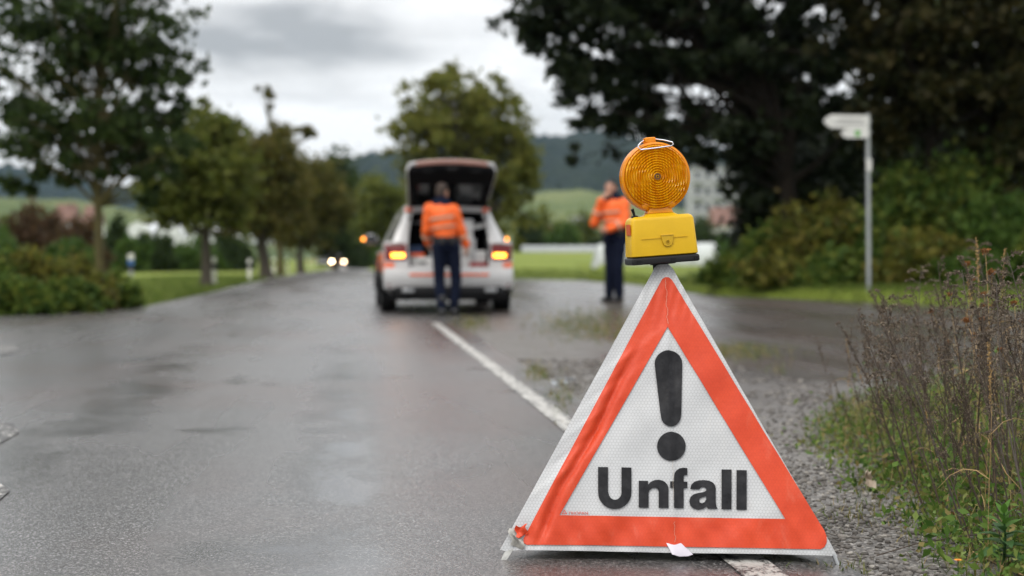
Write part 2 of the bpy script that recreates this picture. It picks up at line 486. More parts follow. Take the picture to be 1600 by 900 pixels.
# --- hills
def hill(name, label, ridge, Y, depth, mat, rough, seed, base=-8, nx=160, ny=26):
    """ridge: skyline pixels at distance Y"""
    xs = [P(px, 400, Y).x for px, _ in ridge]; zs = [P(px, py, Y).z for px, py in ridge]
    rg = np.random.default_rng(seed)
    x0, x1 = xs[0], xs[-1]
    V = []
    rn = rg.normal(0, 1, (ny + 1, nx + 1))
    for j in range(ny + 1):
        t = j / ny
        for i in range(nx + 1):
            x = x0 + (x1 - x0) * i / nx; z = np.interp(x, xs, zs)
            s = math.sin(t * math.pi / 2) if t < 1 else 1
            V.append((x + rn[j, i] * rough * .4, Y - depth * (1 - t), base + (z - base) * s + rn[j, i] * rough * (0.35 + .65 * t)))
    k = nx + 1
    F = [(j * k + i, j * k + i + 1, (j + 1) * k + i + 1, (j + 1) * k + i) for j in range(ny) for i in range(nx)]
    # back slope
    o = len(V)
    for i in range(nx + 1): V.append((V[ny * k + i][0], Y + depth * .5, base))
    F += [(ny * k + i, ny * k + i + 1, o + i + 1, o + i) for i in range(nx)]
    ob = MB().add(V, F).build(name, mat); tag(ob, label, kind='structure'); return ob
def forest_mat():
    n = NT('forest_hillside'); p = n.pos(); a = n.noise(p, .05, 5, .7); b = n.vor(n.map(p, scale=(1, .5, 1)), .12)
    n.set(Base_Color=n.ramp(a, [(.35, (.006, .012, .009)), (.65, (.017, .026, .014))]), Roughness=.95, Normal=n.bump(b, 1.0, 6))
    n.b.inputs['Specular IOR Level'].default_value = .1
    return n.m
def pasture_mat():
    n = NT('pasture_hillside'); p = n.pos(); a = n.noise(p, .008, 4, .6); b = n.noise(n.map(p, loc=(400, 20, 3)), .012, 5, .6)
    c = n.ramp(a, [(.4, (.07, .10, .035)), (.6, (.13, .15, .06))])
    c = n.mix(n.ramp(b, [(.56, 0.0), (.60, 1.0)]), c, (.018, .035, .015))
    n.set(Base_Color=c, Roughness=.95); n.b.inputs['Specular IOR Level'].default_value = .1
    return n.m
FOREST, PASTURE = forest_mat(), pasture_mat()
hill('forest_hill', 'dark wooded ridge on the horizon behind the car', [(380, 320), (460, 285), (540, 263), (600, 252), (650, 246), (720, 240), (800, 232), (860, 222), (900, 217), (950, 221), (1010, 238), (1100, 250), (1250, 255), (1500, 280), (1900, 330)], 1900, 900, FOREST, 5.0, 1)
hill('meadow_hill', 'pale green meadow slope below the wooded ridge', [(560, 372), (700, 345), (790, 318), (840, 305), (900, 301), (960, 312), (1040, 330), (1200, 345), (1500, 365)], 900, 420, PASTURE, .6, 2)
hill('distant_hill', 'hazy blue wooded hill at the far left', [(-700, 300), (-300, 270), (-60, 262), (40, 268), (120, 285), (200, 300), (320, 292), (420, 296), (520, 330), (600, 350)], 2300, 900, FOREST, 5.0, 3)
hill('pasture_hill', 'green pasture slope with farm houses at the far left', [(-700, 330), (-200, 322), (0, 318), (60, 314), (150, 318), (230, 335), (330, 352), (480, 372), (600, 392)], 800, 400, PASTURE, .6, 4)

# ================================================================== WARNING SIGN
A3, B3, C3 = P(781, 860, 3.80), P(1308, 870, 3.735), P(1037, 412, 3.95)
NRM = (B3 - A3).cross(C3 - A3).normalized()
if NRM.y > 0: NRM = -NRM
def wrinkle(px, py):
    w = 0.0
    # fold down the middle (the cloth is folded there for storage)
    d = px - (1043 + (py - 512) * .035)
    w += .0050 * math.exp(-abs(d) / 16.0) * (1 + .5 * math.sin(py * .05)) - .0024 * math.exp(-((d - 9) / 5.0) ** 2)
    w += -.0016 * math.exp(-((d + 16) / 5.0) ** 2) * (.5 + .5 * math.sin(py * .033 + 1))
    w += -.0040 * math.exp(-((d - 4) / 3.0) ** 2) * (.6 + .4 * math.sin(py * .07))
    # deep diagonal crease beside the left edge
    lx = 1018 + (429 - py) * .5505
    e = px - lx
    t = min(1, max(0, (py - 520) / 90)) * min(1, max(0, (862 - py) / 30))
    c = 44 + 3.0 * math.sin(py * .03) + 12 * max(0, (py - 760) / 100)
    w += t * (-.0085 * math.exp(-((e - c) / 5.0) ** 2) + .0060 * math.exp(-((e - c + 12) / 7.0) ** 2) + .0030 * math.exp(-((e - c - 13) / 8.0) ** 2))
    for k, (yy, am, ln) in enumerate(((560, .0030, 26), (600, -.0030, 30), (655, .0026, 34), (700, -.0032, 26), (742, .0026, 30))):
        q = (py - yy) + (e - 30) * 1.2
        w += am * math.exp(-(q / 10.0) ** 2) * math.exp(-((e - 32) / ln) ** 2)
    # soft swells over the cloth
    w += .0042 * math.sin(px * .021 + .6) * math.sin(py * .017 + 1.1) + .0022 * math.sin(px * .06 + py * .045) * math.sin(py * .021 - px * .013)
    # creased lower right border
    b = min(1, max(0, (py - 800) / 30))
    w += b * (.0022 * math.sin(px * .085 + py * .05) + .0016 * math.sin(px * .17 - py * .08))
    # top gathers
    tp = min(1, max(0, (520 - py) / 70))
    w += tp * .0024 * math.sin(px * .42 + py * .11)
    return w
def S(px, py, off=0.0):
    d = ray(px, py); o = Vector((0, 0, CAM_H))
    t = (A3 - o).dot(NRM) / d.dot(NRM)
    return o + d * t + NRM * (wrinkle(px, py) + off)
def fill(loops, step=9):
    """2-D polygon with holes cut into a fine mesh"""
    tris = tessellate_polygon([[Vector((x, y, 0)) for x, y in lp] for lp in loops])
    pts = [p for lp in loops for p in lp]
    bm = bmesh.new(); vs = [bm.verts.new((x, y, 0)) for x, y in pts]
    for t in tris:
        try: bm.faces.new([vs[i] for i in t])
        except ValueError: pass
    xs = [p[0] for p in pts]; ys = [p[1] for p in pts]
    for ax, lo, hi in ((0, min(xs), max(xs)), (1, min(ys), max(ys))):
        k = math.floor(lo / step) + 1
        while k * step < hi:
            co = Vector((0, 0, 0)); co[ax] = k * step; no = Vector((0, 0, 0)); no[ax] = 1
            bmesh.ops.bisect_plane(bm, geom=bm.verts[:] + bm.edges[:] + bm.faces[:], dist=1e-6, plane_co=co, plane_no=no)
            k += 1
    bm.verts.ensure_lookup_table(); bm.verts.index_update()
    V = [(v.co.x, v.co.y) for v in bm.verts]; F = [tuple(v.index for v in f.verts) for f in bm.faces]
    bm.free(); return V, F
def cloth(name, loops, off, mat, parent, step=9):
    V, F = fill(loops, step)
    me = bpy.data.meshes.new(name); me.from_pydata([S(x, y, off) for x, y in V], [], F)
    bm = bmesh.new(); bm.from_mesh(me); bmesh.ops.recalc_face_normals(bm, faces=bm.faces)
    bm.normal_update()
    if sum(f.normal.dot(NRM) * f.calc_area() for f in bm.faces) < 0: bmesh.ops.reverse_faces(bm, faces=bm.faces)
    bm.to_mesh(me); bm.free()
    return link(name, me, mat, parent, True, 60)

def reflective(name, c, c2, rough=.38):
    """retro-reflective sheeting: fine honeycomb, scuffs and grime"""
    n = NT(name); p = n.pos(); x, y, z = n.sep(p)
    v = n.n('ShaderNodeCombineXYZ'); n.l(x, v.inputs[0]); n.l(z, v.inputs[1])
    a = n.map(v.outputs[0], scale=(1, .577, 1))
    acc = None
    for an in (90, 30, 150):                                   # honeycomb cells from three crossed waves
        ca, sa = math.cos(R(an)) * 2 * math.pi / .0078, math.sin(R(an)) * 2 * math.pi / .0078
        w = n.math('COSINE', n.math('ADD', n.math('MULTIPLY', x, ca), n.math('MULTIPLY', z, sa)))
        acc = w if acc is None else n.math('ADD', acc, w)
    cell = n.ramp(n.math('MULTIPLY_ADD', acc, .2, .35), [(.08, 1.0), (.32, 0.0)])
    g = n.noise(p, 9, 6, .7); s = n.noise(n.map(p, scale=(1, 1, .25)), 22, 4, .6, .6)
    c0 = n.mix(n.ramp(g, [(.35, 0.0), (.75, 1.0)]), c, c2)
    c0 = n.mix(n.ramp(s, [(.60, 0.0), (.78, .28)]), c0, (.40, .36, .30) if c[1] > .4 else (.42, .03, .015))
    s2 = n.noise(n.map(p, rot=(0, .6, 0), scale=(1, 1, .35), loc=(3, 1, 2)), 13, 6, .7, .8); c0 = n.mix(n.ramp(s2, [(.55, 0.0), (.75, .40)]), c0, (.62, .61, .59) if c[1] > .4 else (.66, .19, .12))
    c0 = n.mix(n.math('MULTIPLY', cell, .40 if c[1] > .4 else .12), c0, tuple(q * .45 for q in c))
    n.set(Base_Color=c0, Roughness=n.ramp(g, [(.3, rough - .1), (.7, rough + .12)]), Normal=n.bump(n.noise(p, 70, 3), .18, .004))
    n.b.inputs['Specular IOR Level'].default_value = .28
    return n.m
SWHITE = reflective('reflective_white', (.58, .59, .60), (.50, .51, .52))
SRED = reflective('reflective_red', (.67, .074, .027), (.54, .050, .018))
def black_print():
    n = NT('black_print'); p = n.pos(); g = n.noise(p, 30, 5, .7)
    n.set(Base_Color=n.ramp(g, [(.4, (.011, .011, .013)), (.75, (.034, .034, .037))]), Roughness=.36, Normal=n.bump(n.noise(p, 60, 3), .25, .004)); n.b.inputs['Specular IOR Level'].default_value = .22
    return n.m
SBLACK = black_print()
SBACK = M('grey_backing_cloth', (.34, .35, .36), .7)
STEEL = M('galvanised_steel', (.42, .43, .44), .38, metallic=.9)
DARKM = M('black_plastic', (.007, .007, .008), .5, spec=.25)

def arc(cx, cy, rx, ry, a0, a1, n=14):
    return [(cx + rx * math.cos(R(a0 + (a1 - a0) * i / n)), cy + ry * math.sin(R(a0 + (a1 - a0) * i / n))) for i in range(n + 1)]
def build_sign():
    t = empty('warning_sign', ((A3.x + B3.x) / 2, (A3.y + B3.y) / 2 + .3, 0))
    tag(t, 'folding red and white triangular accident sign reading Unfall at the road edge', 'road sign')
    inv = None
    loc = Vector(t.location)
    parts = []
    outline = [(1018, 428), (1023, 417), (1031, 411), (1044, 412.5), (1052, 420), (1058, 432), (1309, 869.5), (1290, 868), (1200, 865.5), (1060, 864), (900, 860.5), (815, 859.5), (790, 861), (781, 859)]
    parts.append(cloth('front_panel', [outline], 0, SWHITE, None, 4))
    inner = [(1043, 511.5), (874.5, 805), (1226.5, 811)]
    outer = [(1031.5, 442), (1034.5, 436.5), (1039, 434), (1045, 434), (1049.5, 437), (1052.5, 442)] + \
            [(1287.5, 829), (1291, 839), (1291, 848), (1288, 854.5), (1282, 858.2), (1180, 856.3), (1060, 854.5), (930, 852), (823, 851.2), (817.5, 848), (818, 841)]
    parts.append(cloth('red_border', [outer, inner], .0030, SRED, None, 4))
    # exclamation mark
    bar = arc(1044.3, 569, 21.6, 20.8, 180, 360) + [(1064.4, 645)] + arc(1048.2, 649.5, 15.8, 17.3, 0, 180)[0:] + [(1031.6, 645)]
    parts.append(cloth('exclamation_bar', [bar], .0044, SBLACK, None, 4))
    parts.append(cloth('exclamation_dot', [arc(1048.9, 697.6, 22.4, 22.6, 0, 360, 30)[:-1]], .0044, SBLACK, None, 4))
    # Unfall
    U = [(934.5, 730), (950, 730.2), (950, 768)] + arc(961, 769, 10.2, 12.2, 180, 0)[1:-1] + [(971, 768), (971, 730.5), (986.6, 730.8), (986.6, 768)] + arc(960.6, 770, 26, 25.6, 0, 180)[1:-1] + [(934.5, 768)]
    n_ = [(998, 751.3), (1012.6, 751.5), (1012.6, 757.5), (1016.5, 753.2), (1023, 750.2), (1029, 749.8)] + arc(1029.5, 764.5, 14.9, 14.4, -80, 0)[1:] + [(1044.4, 793.9), (1029.2, 793.7), (1029.2, 769), (1028, 764.5), (1024, 762.2), (1019, 763), (1014.6, 766.5), (1013.4, 771), (1013.4, 793.4), (998, 793.2)]
    f_ = [(1053.0, 793.9), (1053.0, 762.6), (1047, 762.5), (1047, 752.2), (1053, 752.3), (1053, 747), (1053.8, 740), (1056.8, 735), (1062, 731.8), (1068, 730.9), (1074, 731.6), (1074, 742.4), (1069.8, 742.3), (1068.4, 744), (1068.2, 752.5), (1074, 752.6), (1074, 763), (1068.2, 762.9), (1068.2, 794.2)]
    a_out = [(1078.5, 764.2), (1080, 757.5), (1085, 752.6), (1092, 750.4), (1100, 750), (1108, 751), (1114, 754), (1117.5, 758.6), (1118.3, 764), (1118.3, 785), (1119.3, 791), (1121.4, 795.2), (1105.6, 795), (1104.5, 790.8), (1098.5, 795.2), (1091, 796.4), (1083.5, 794.6), (1078.6, 790), (1077, 783.6), (1078.6, 777), (1083, 772.6), (1090, 770.4), (1099, 768.9), (1103, 766.8), (1103.4, 764), (1101.8, 761.6), (1098, 760.7), (1094.6, 761.8), (1093, 764.6)]
    a_in = [(1103.4, 775.4), (1103.2, 780.4), (1101, 784.4), (1097, 786.4), (1093.6, 785.4), (1092.3, 782), (1093.4, 778.6), (1097, 777)]
    l1 = [(1127.3, 733.5), (1142.9, 733.8), (1142.9, 796), (1127.3, 795.7)]
    l2 = [(1150.6, 734.6), (1166.6, 734.9), (1166.6, 796.6), (1150.6, 796.3)]
    for lp in ([U], [n_], [f_], [a_out, a_in], [l1], [l2]):
        parts.append(cloth('letter', lp, .0044, SBLACK, None, 4))
    # maker's mark: outlined triangle and the small word beside it
    lg = M('red_print', (.55, .06, .03), .5)
    parts.append(cloth('logo_triangle', [[(877.6, 803.8), (882, 796.2), (886.4, 803.4)], [(879.6, 802.6), (884.2, 802.3), (882, 798.4)]], .0044, lg, None, 4))
    cu = bpy.data.curves.new('maker_word', 'FONT'); cu.body = 'TRIOPAN'; cu.size = 1
    to = bpy.data.objects.new('maker_word', cu); col.objects.link(to)
    bpy.context.view_layer.update()
    me0 = bpy.data.meshes.new_from_object(to.evaluated_get(bpy.context.evaluated_depsgraph_get()))
    co = [v.co.copy() for v in me0.vertices]; x0 = min(c.x for c in co); x1 = max(c.x for c in co); y0 = min(c.y for c in co); y1 = max(c.y for c in co)
    mw = MB().add([S(887.6 + (c.x - x0) / (x1 - x0) * 31, 804.2 - (c.y - y0) / (y1 - y0) * 4.6, .0028) for c in co], [tuple(p.vertices) for p in me0.polygons])
    bpy.data.objects.remove(to); parts.append(mw.build('maker_word', lg, smooth=False))
    # side panels and rear corner
    D3 = Vector(((A3.x + B3.x) / 2 + .06, (A3.y + B3.y) / 2 + .70, .03))
    apex = S(1037, 413, -.006)
    for nm, pa, pb in (('side_panel', (786, 857), (1020, 430)), ('side_panel', (1303, 866), (1056, 432))):
        def fn(a, b, pa=pa, pb=pb):
            e = S(pa[0] + (pb[0] - pa[0]) * b, pa[1] + (pb[1] - pa[1]) * b, -.003)
            top = apex
            dd = D3 + (top - D3) * b * .97
            q = e + (dd - e) * a
            return q + Vector((0, 0, -.01 * math.sin(math.pi * a))) + Vector((.004 * math.sin(9 * a + 7 * b), 0, 0))
        m = MB(); m.grid(fn, 14, 18)
        ob = m.build(nm, SWHITE)
        parts.append(ob)
        mr = MB(); mr.grid(lambda a, b: fn(.12 + .76 * a, .08 + .10 * b) + Vector((-.002 if pa[0] < 1000 else .002, 0, .002)), 10, 4)
        parts.append(mr.build('red_band', SRED))
    # stiffening rods along the edges, crossing at the apex
    for q in ((788, 855), (1302, 866)):
        parts.append(MB().tube([S(q[0], q[1], -.012), S(1037, 420, -.012)], .004, 8).build('edge_rod', STEEL))
    parts.append(MB().tube([D3, S(1037, 420, -.016)], .004, 8).build('edge_rod', STEEL))
    # torn left corner: bent cloth flap, dirty underside and the metal foot
    c = S(800, 846)
    fl = MB()
    def flap(a, b):
        px = 797 + 20 * a + 3 * math.sin(b * 6); py = 851 - 26 * b + 8 * a
        return S(px, py, .004 + .012 * math.sin(math.pi * b) * (.4 + .6 * a) + .003 * math.sin(9 * a + 5 * b))
    fl.grid(flap, 8, 10); parts.append(fl.build('corner_flap', M('dirty_grey_cloth', (.36, .35, .32), .75, .3, 40)))
    tr = MB()
    tr.grid(lambda a, b: S(806 + 17 * a + 2 * math.sin(7 * b), 838 - 17 * b + 3 * math.sin(5 * a), .012 + .006 * math.sin(6 * a) * math.cos(5 * b)), 7, 7)
    parts.append(tr.build('torn_shred', SRED))
    f0 = S(795, 860, .006); f1 = P(784, 881, 3.79); sx = Vector((.011, 0, .004))
    ft = MB(); nn = Vector((0, -.003, .001))
    ft.add([f0 - sx, f0 + sx * 1.3, f1 + sx * .9, f1 - sx * .8, f0 - sx + nn, f0 + sx * 1.3 + nn, f1 + sx * .9 + nn, f1 - sx * .8 + nn],
           [(0, 1, 2, 3), (7, 6, 5, 4), (0, 4, 5, 1), (1, 5, 6, 2), (2, 6, 7, 3), (3, 7, 4, 0)])
    parts.append(ft.build('corner_foot', M('dirty_aluminium', (.45, .45, .43), .5, .35, 60, metallic=.4), smooth=False))
    f0 = S(1303, 866, -.004); f1 = Vector((f0.x + .012, f0.y - .01, -.01)); ft = MB().tube([f0, f1], .006, 8); parts.append(ft.build('corner_foot', STEEL))
    parts.append(MB().tube([D3, D3 + Vector((0, .01, -.05))], .006, 8).build('corner_foot', STEEL))
    # white hook-and-loop strap at the lower edge
    st = MB()
    st.grid(lambda a, b: S(1041 + 23 * a + (19 * b if a > .5 else 9 * b), 850 + 18 * b - 1.5 * math.cos(a * 6), .0045 + .004 * math.sin(3 * a + 2 * b)), 6, 6)
    parts.append(st.build('strap', M('white_strap', (.72, .68, .76), .7, .06)))
    # stitching down the middle fold
    rg = random.Random(4); TH = M('pale_thread', (.6, .52, .42), .8)
    for y0_, y1_, k in ((438, 510, 8), (815, 850, 4), (720, 790, 3)):
        th = MB(); path = []
        for i in range(k * 3):
            yy = y0_ + (y1_ - y0_) * i / (k * 3); xx = 1043 + (yy - 512) * .035 + rg.uniform(-1.5, 1.5)
            path.append(S(xx, yy, .0062))
        parts.append(th.tube(path, .0003, 4).build('thread', TH))
    # wire hoop and pin at the apex
    ap = S(1036, 412, -.012)
    w = MB(); pts = []
    for i in range(13):
        a = 2 * math.pi * i / 12; pts.append(ap + Vector((.034 * math.cos(a), .012 * math.sin(a), .003 * math.cos(a) + .002)))
    w.tube(pts, .0017, 6); parts.append(w.build('wire_hoop', DARKM))
    parts.append(MB().tube([ap + Vector((0, 0, -.06)), ap + Vector((.0, .004, .022))], .0042, 10).build('pin', STEEL))
    for p in parts:
        p.parent = t; p.matrix_parent_inverse = Matrix.Translation(-loc)
    return t
build_sign()

# ================================================================== WARNING LAMP on the sign
def amber(name, c, tr, rough=.12):
    n = NT(name); p = n.objc(); g = n.noise(p, 40, 3)
    n.set(Base_Color=n.mix(n.ramp(g, [(.35, 0.0), (.7, .35)]), c, tuple(x * .8 for x in c)), Roughness=rough, Transmission_Weight=tr, IOR=1.45)
    return n.m
def build_lamp():
    t = empty('warning_lamp', P(1034.5, 411, 3.962))
    t.rotation_euler = (R(0), R(-4.2), R(6.5))
    tag(t, 'amber round flashing lamp on a yellow battery box atop the sign', 'warning lamp')
    YEL = M('yellow_plastic', (.62, .375, .006), .4, .07, 9, bump=.06, bscale=120, spec=.3)
    YEL2 = M('yellow_plastic_latch', (.57, .345, .006), .4, .05)
    def rbox(w, d, z0, z1, w1=None, d1=None, r=.012, k=4):
        """rounded box lofted from z0 to z1"""
        w1 = w1 or w; d1 = d1 or d; m = MB(); rows = [(z0, 0, .004), (z0 + .003, 0, 0), (z1 - r, 1 - r / (z1 - z0), 0), (z1 - r * .4, 1, r * .25), (z1, 1, r * .8)]
        ring = []
        for z, tt, ins in rows:
            ww = (w + (w1 - w) * tt) / 2 - ins; dd = (d + (d1 - d) * tt) / 2 - ins; vs = []
            for sx, sy, a0 in ((1, 1, 0), (-1, 1, 90), (-1, -1, 180), (1, -1, 270)):
                for i in range(k + 1):
                    a = R(a0 + 90 * i / k); vs.append((sx * (ww - r) + r * math.cos(a), sy * (dd - r) + r * math.sin(a), z))
            ring.append(vs)
        n = len(ring[0]); V = [p for q in ring for p in q]
        F = [(i * n + j, i * n + (j + 1) % n, (i + 1) * n + (j + 1) % n, (i + 1) * n + j) for i in range(len(ring) - 1) for j in range(n)]
        F += [tuple(range(n - 1, -1, -1)), tuple((len(ring) - 1) * n + j for j in range(n))]
        return m.add(V, F)
    tray = rbox(.191, .108, .0, .020, r=.006); tr = tray.build('base_tray', DARKM, t)
    for x in (-.075, .02, .085):
        MB().box((x, -.0545, .008), (.012, .004, .013)).build('tray_rib', DARKM, tr, bevel=.001)
    MB().tube([(-.02, 0, -.02), (-.02, 0, .004)], .007, 10).build('socket', DARKM, t)
    body = rbox(.188, .104, .0205, .132, .176, .096).build('battery_box', YEL, t)
    # raised middle of the lid towards the neck
    rbox(.12, .074, .128, .139, .098, .066, .012).build('lid_boss', YEL, body)
    # seam across the front and the latch
    MB().box((-.0, -.0518, .070), (.13, .0012, .001)).build('seam', YEL2, body)
    lt = MB(); Mx = Matrix.Translation((.008, -.0512, .0)) @ Matrix.Rotation(R(90), 4, 'X')
    lt.prism([(-.0185, .079), (.0185, .079), (.014, .056), (.010, .049), (.004, .046), (-.004, .046), (-.010, .049), (-.014, .056)], Mx, .004)
    la = lt.build('latch', YEL2, body, smooth=False, bevel=.001)
    MB().lathe([(.0058, 0), (.0058, .0012), (.0045, .0012), (.0045, -.001)], 20, Matrix.Translation((.008, -.0552, .058)) @ Matrix.Rotation(R(90), 4, 'X')).build('latch_eye', M('yellow_plastic_eye', (.55, .33, .008), .5), la)  # eye ring in a slightly darker yellow than the latch
    MB().box((.008, -.0556, .0765), (.031, .0015, .0016)).build('latch_slot', M('latch_slot_plastic', (.5, .3, .01), .5), la)
    # red reflector on the left face
    MB().box((-.0925, -.018, .098), (.0022, .05, .03)).build('side_sticker', M('orange_red_sticker', (.62, .10, .02), .35), body)
    # toggle switch on the left shoulder
    MB().lathe([(.010, 0), (.010, .004), (.006, .006)], 14, Matrix.Translation((-.073, -.024, .1305))).build('switch_collar', DARKM, body)
    MB().tube([(-.073, -.024, .134), (-.0755, -.025, .144), (-.079, -.027, .155)], [.0032, .0036, .0046], 10).build('switch_lever', DARKM, body)
    # neck
    def lensmat(name, c, c2, ribs):
        n = NT(name); p = n.objc(); x, y, z = n.sep(p); g = n.noise(n.map(p, scale=(1, 1, .25)), 60, 3, .6)
        cl = n.mix(n.ramp(g, [(.35, 0.0), (.68, 1.0)]), c, c2)
        n.set(Base_Color=cl, Roughness=.09)
        if ribs:
            wv = n.math('SINE', n.math('MULTIPLY', x, 2 * math.pi / .0082)); n.set(Normal=n.bump(wv, .7, .0016))
        n.b.inputs['Specular IOR Level'].default_value = .55
        t_ = n.n('ShaderNodeBsdfTranslucent'); n.l(cl, t_.inputs[0]); mx = n.n('ShaderNodeMixShader'); mx.inputs[0].default_value = .35
        n.l(n.b.outputs[0], mx.inputs[1]); n.l(t_.outputs[0], mx.inputs[2]); n.l(mx.outputs[0], n.out.inputs['Surface']); return n.m
    AMB = lensmat('amber_lens', (.80, .33, .004), (.95, .55, .012), True)
    AMB2 = lensmat('amber_rim', (.88, .33, .004), (.92, .40, .006), False)
    rbox(.074, .050, .137, .162, .064, .046, .008).build('neck', AMB2, t)
    CZ, RAD = .2395, .0965
    base = Matrix.Translation((-.004, 0, CZ))
    F1 = base @ Matrix.Rotation(R(90), 4, 'X')                  # local z -> -Y (towards the camera)
    B1 = base @ Matrix.Rotation(R(-90), 4, 'X')
    # rim
    pr = [(RAD - .006, -.022), (RAD, -.019), (RAD + .0015, -.006), (RAD + .0015, .006), (RAD, .019), (RAD - .006, .022), (RAD - .009, .019), (RAD - .009, -.019)]
    MB().lathe(pr, 72, F1, close=True).build('lens_rim', AMB2, t)
    def lens(Mx):
        prof = []; nr = 13
        for i in range(nr * 2 + 1):
            r = (RAD - .0085) * (1 - i / (nr * 2)); h = .019 + .017 * math.sqrt(max(0, 1 - (r / RAD) ** 2)) + (.0034 if i % 2 else -.0016)
            prof.append((max(r, 1e-6), h))
        return MB().lathe(prof, 72, Mx)
    fl = lens(F1).build('front_lens', AMB, t, angle=12)
    lens(B1).build('rear_lens', AMB, t, angle=12)
    # moulding line across the lens
    MB().box((-.004, -.0365, CZ), (.05, .0012, .0016)).build('mould_line', AMB2, t)
    # bulb holder seen through the middle
    bh = MB().lathe([(.0095, 0), (.0095, .002), (.006, .002), (.006, .0004)], 24, base @ Matrix.Translation((0, -.0372, 0)) @ Matrix.Rotation(R(90), 4, 'X')).build('centre_ring', M('dark_amber', (.16, .06, .008), .4), t)
    MB().ell(base @ Vector((0, -.037, 0)), (.0035, .002, .0035)).build('bulb_tip', M('brown_glass', (.05, .02, .004), .2), bh)
    # fixing lugs at the foot of the lens
    for s in (-1, 1):
        MB().lathe([(.011, 0), (.011, .006), (.006, .009)], 14, base @ Matrix.Translation((s * .036, -.020, -.078)) @ Matrix.Rotation(R(90), 4, 'X')).build('lug', AMB2, t)
    # tab and wire handle on top
    MB().box((-.012, 0, CZ + RAD + .006), (.030, .034, .016)).build('top_tab', AMB2, t, bevel=.003)
    z = CZ
    def hp(zx, zy, y=-.037):        # zoomed-crop pixels -> lamp coordinates
        px, py = 940 + zx / 3.75, 190 + zy / 3.75
        return Vector(((px - 1026) / 560 - .006, y, CZ + (271 - py) / 560))
    ring = [hp(275, 88, -.006), hp(250, 100, -.02), hp(226, 118), hp(224, 128), hp(240, 143), hp(330, 139), hp(420, 133), hp(432, 124), hp(428, 112), hp(385, 94, -.02), hp(345, 84, -.006)]
    MB().tube(ring, .0019, 8).build('wire_handle', M('bright_wire', (.75, .75, .76), .22, metallic=1.0), t)
    return t
build_lamp()

# ================================================================== PATROL CAR (estate, tailgate open)
def glowmat(name, c, strength, base):
    return M(name, base, .25, .02, emit=c, estr=strength)
CW = M('white_car_paint', (.50, .50, .50), .28, .03, 3, coat=.8)
CO = M('orange_car_stripe', (.85, .13, .02), .35, .05, 4, coat=.4)
CK = M('black_car_plastic', (.007, .007, .008), .55, .1, spec=.25)
CG = M('dark_car_glass', (.012, .014, .016), .06, .02, coat=.5)
CR = M('red_tail_lens', (.13, .004, .005), .25, .05, spec=.3)
CLIN = M('dark_cabin_lining', (.008, .008, .009), .85, spec=.1)
CGREY = M('pale_grey_drawer', (.42, .43, .44), .5)
CWB = M('white_case', (.62, .62, .61), .5)
CREDB = M('red_bag', (.30, .012, .014), .7)
RUB = M('tyre_rubber', (.014, .014, .014), .8)
ALU = M('alloy_rim', (.35, .36, .37), .35, metallic=.8)
GLOWY = glowmat('lit_indicator', (1.0, .33, .03), 9.0, (.8, .35, .05))
GLOWM = glowmat('lit_mirror_repeater', (1.0, .30, .03), 5.0, (.8, .25, .03))

def wheel(parent, x, y, r=.335, w=.215):
    s = 1 if x > 0 else -1
    Mx = Matrix.Translation((x, y, r)) @ Matrix.Rotation(R(90) * s, 4, 'Y')
    tp = [(r * .66, -w / 2 + .01), (r * .80, -w / 2), (r * .95, -w / 2 + .012), (r, -w / 2 + .035), (r, w / 2 - .035), (r * .95, w / 2 - .012), (r * .80, w / 2), (r * .66, w / 2 - .01)]
    wh = MB().lathe(tp, 32, Mx, close=True).build('wheel', RUB, parent)
    rm = MB().lathe([(.03, w / 2 - .03), (.05, w / 2 - .035), (.051, w / 2 - .06)], 16, Mx)
    for k in range(5):
        a = 2 * math.pi * k / 5; c, q = math.cos(a), math.sin(a)
        def pt(rr, tw, h): return Mx @ Vector((rr * c - tw * q, rr * q + tw * c, h))
        h0, h1 = w / 2 - .035, w / 2 - .065
        vs = [pt(.03, -.025, h0), pt(.03, .025, h0), pt(r * .66, .035, h0 + .01), pt(r * .66, -.035, h0 + .01), pt(.03, -.025, h1), pt(.03, .025, h1), pt(r * .66, .035, h1), pt(r * .66, -.035, h1)]
        rm.add(vs, [(0, 1, 2, 3), (7, 6, 5, 4), (0, 4, 5, 1), (1, 5, 6, 2), (2, 6, 7, 3), (3, 7, 4, 0)])
    rm.lathe([(r * .62, w / 2 - .02), (r * .67, w / 2 - .008), (r * .67, -w / 2 + .02), (r * .62, -w / 2 + .02)], 32, Mx, close=True)
    rm.build('rim', ALU, wh)
    MB().lathe([(.16, -.02), (.16, .0)], 24, Mx).build('brake_disc', STEEL, wh)

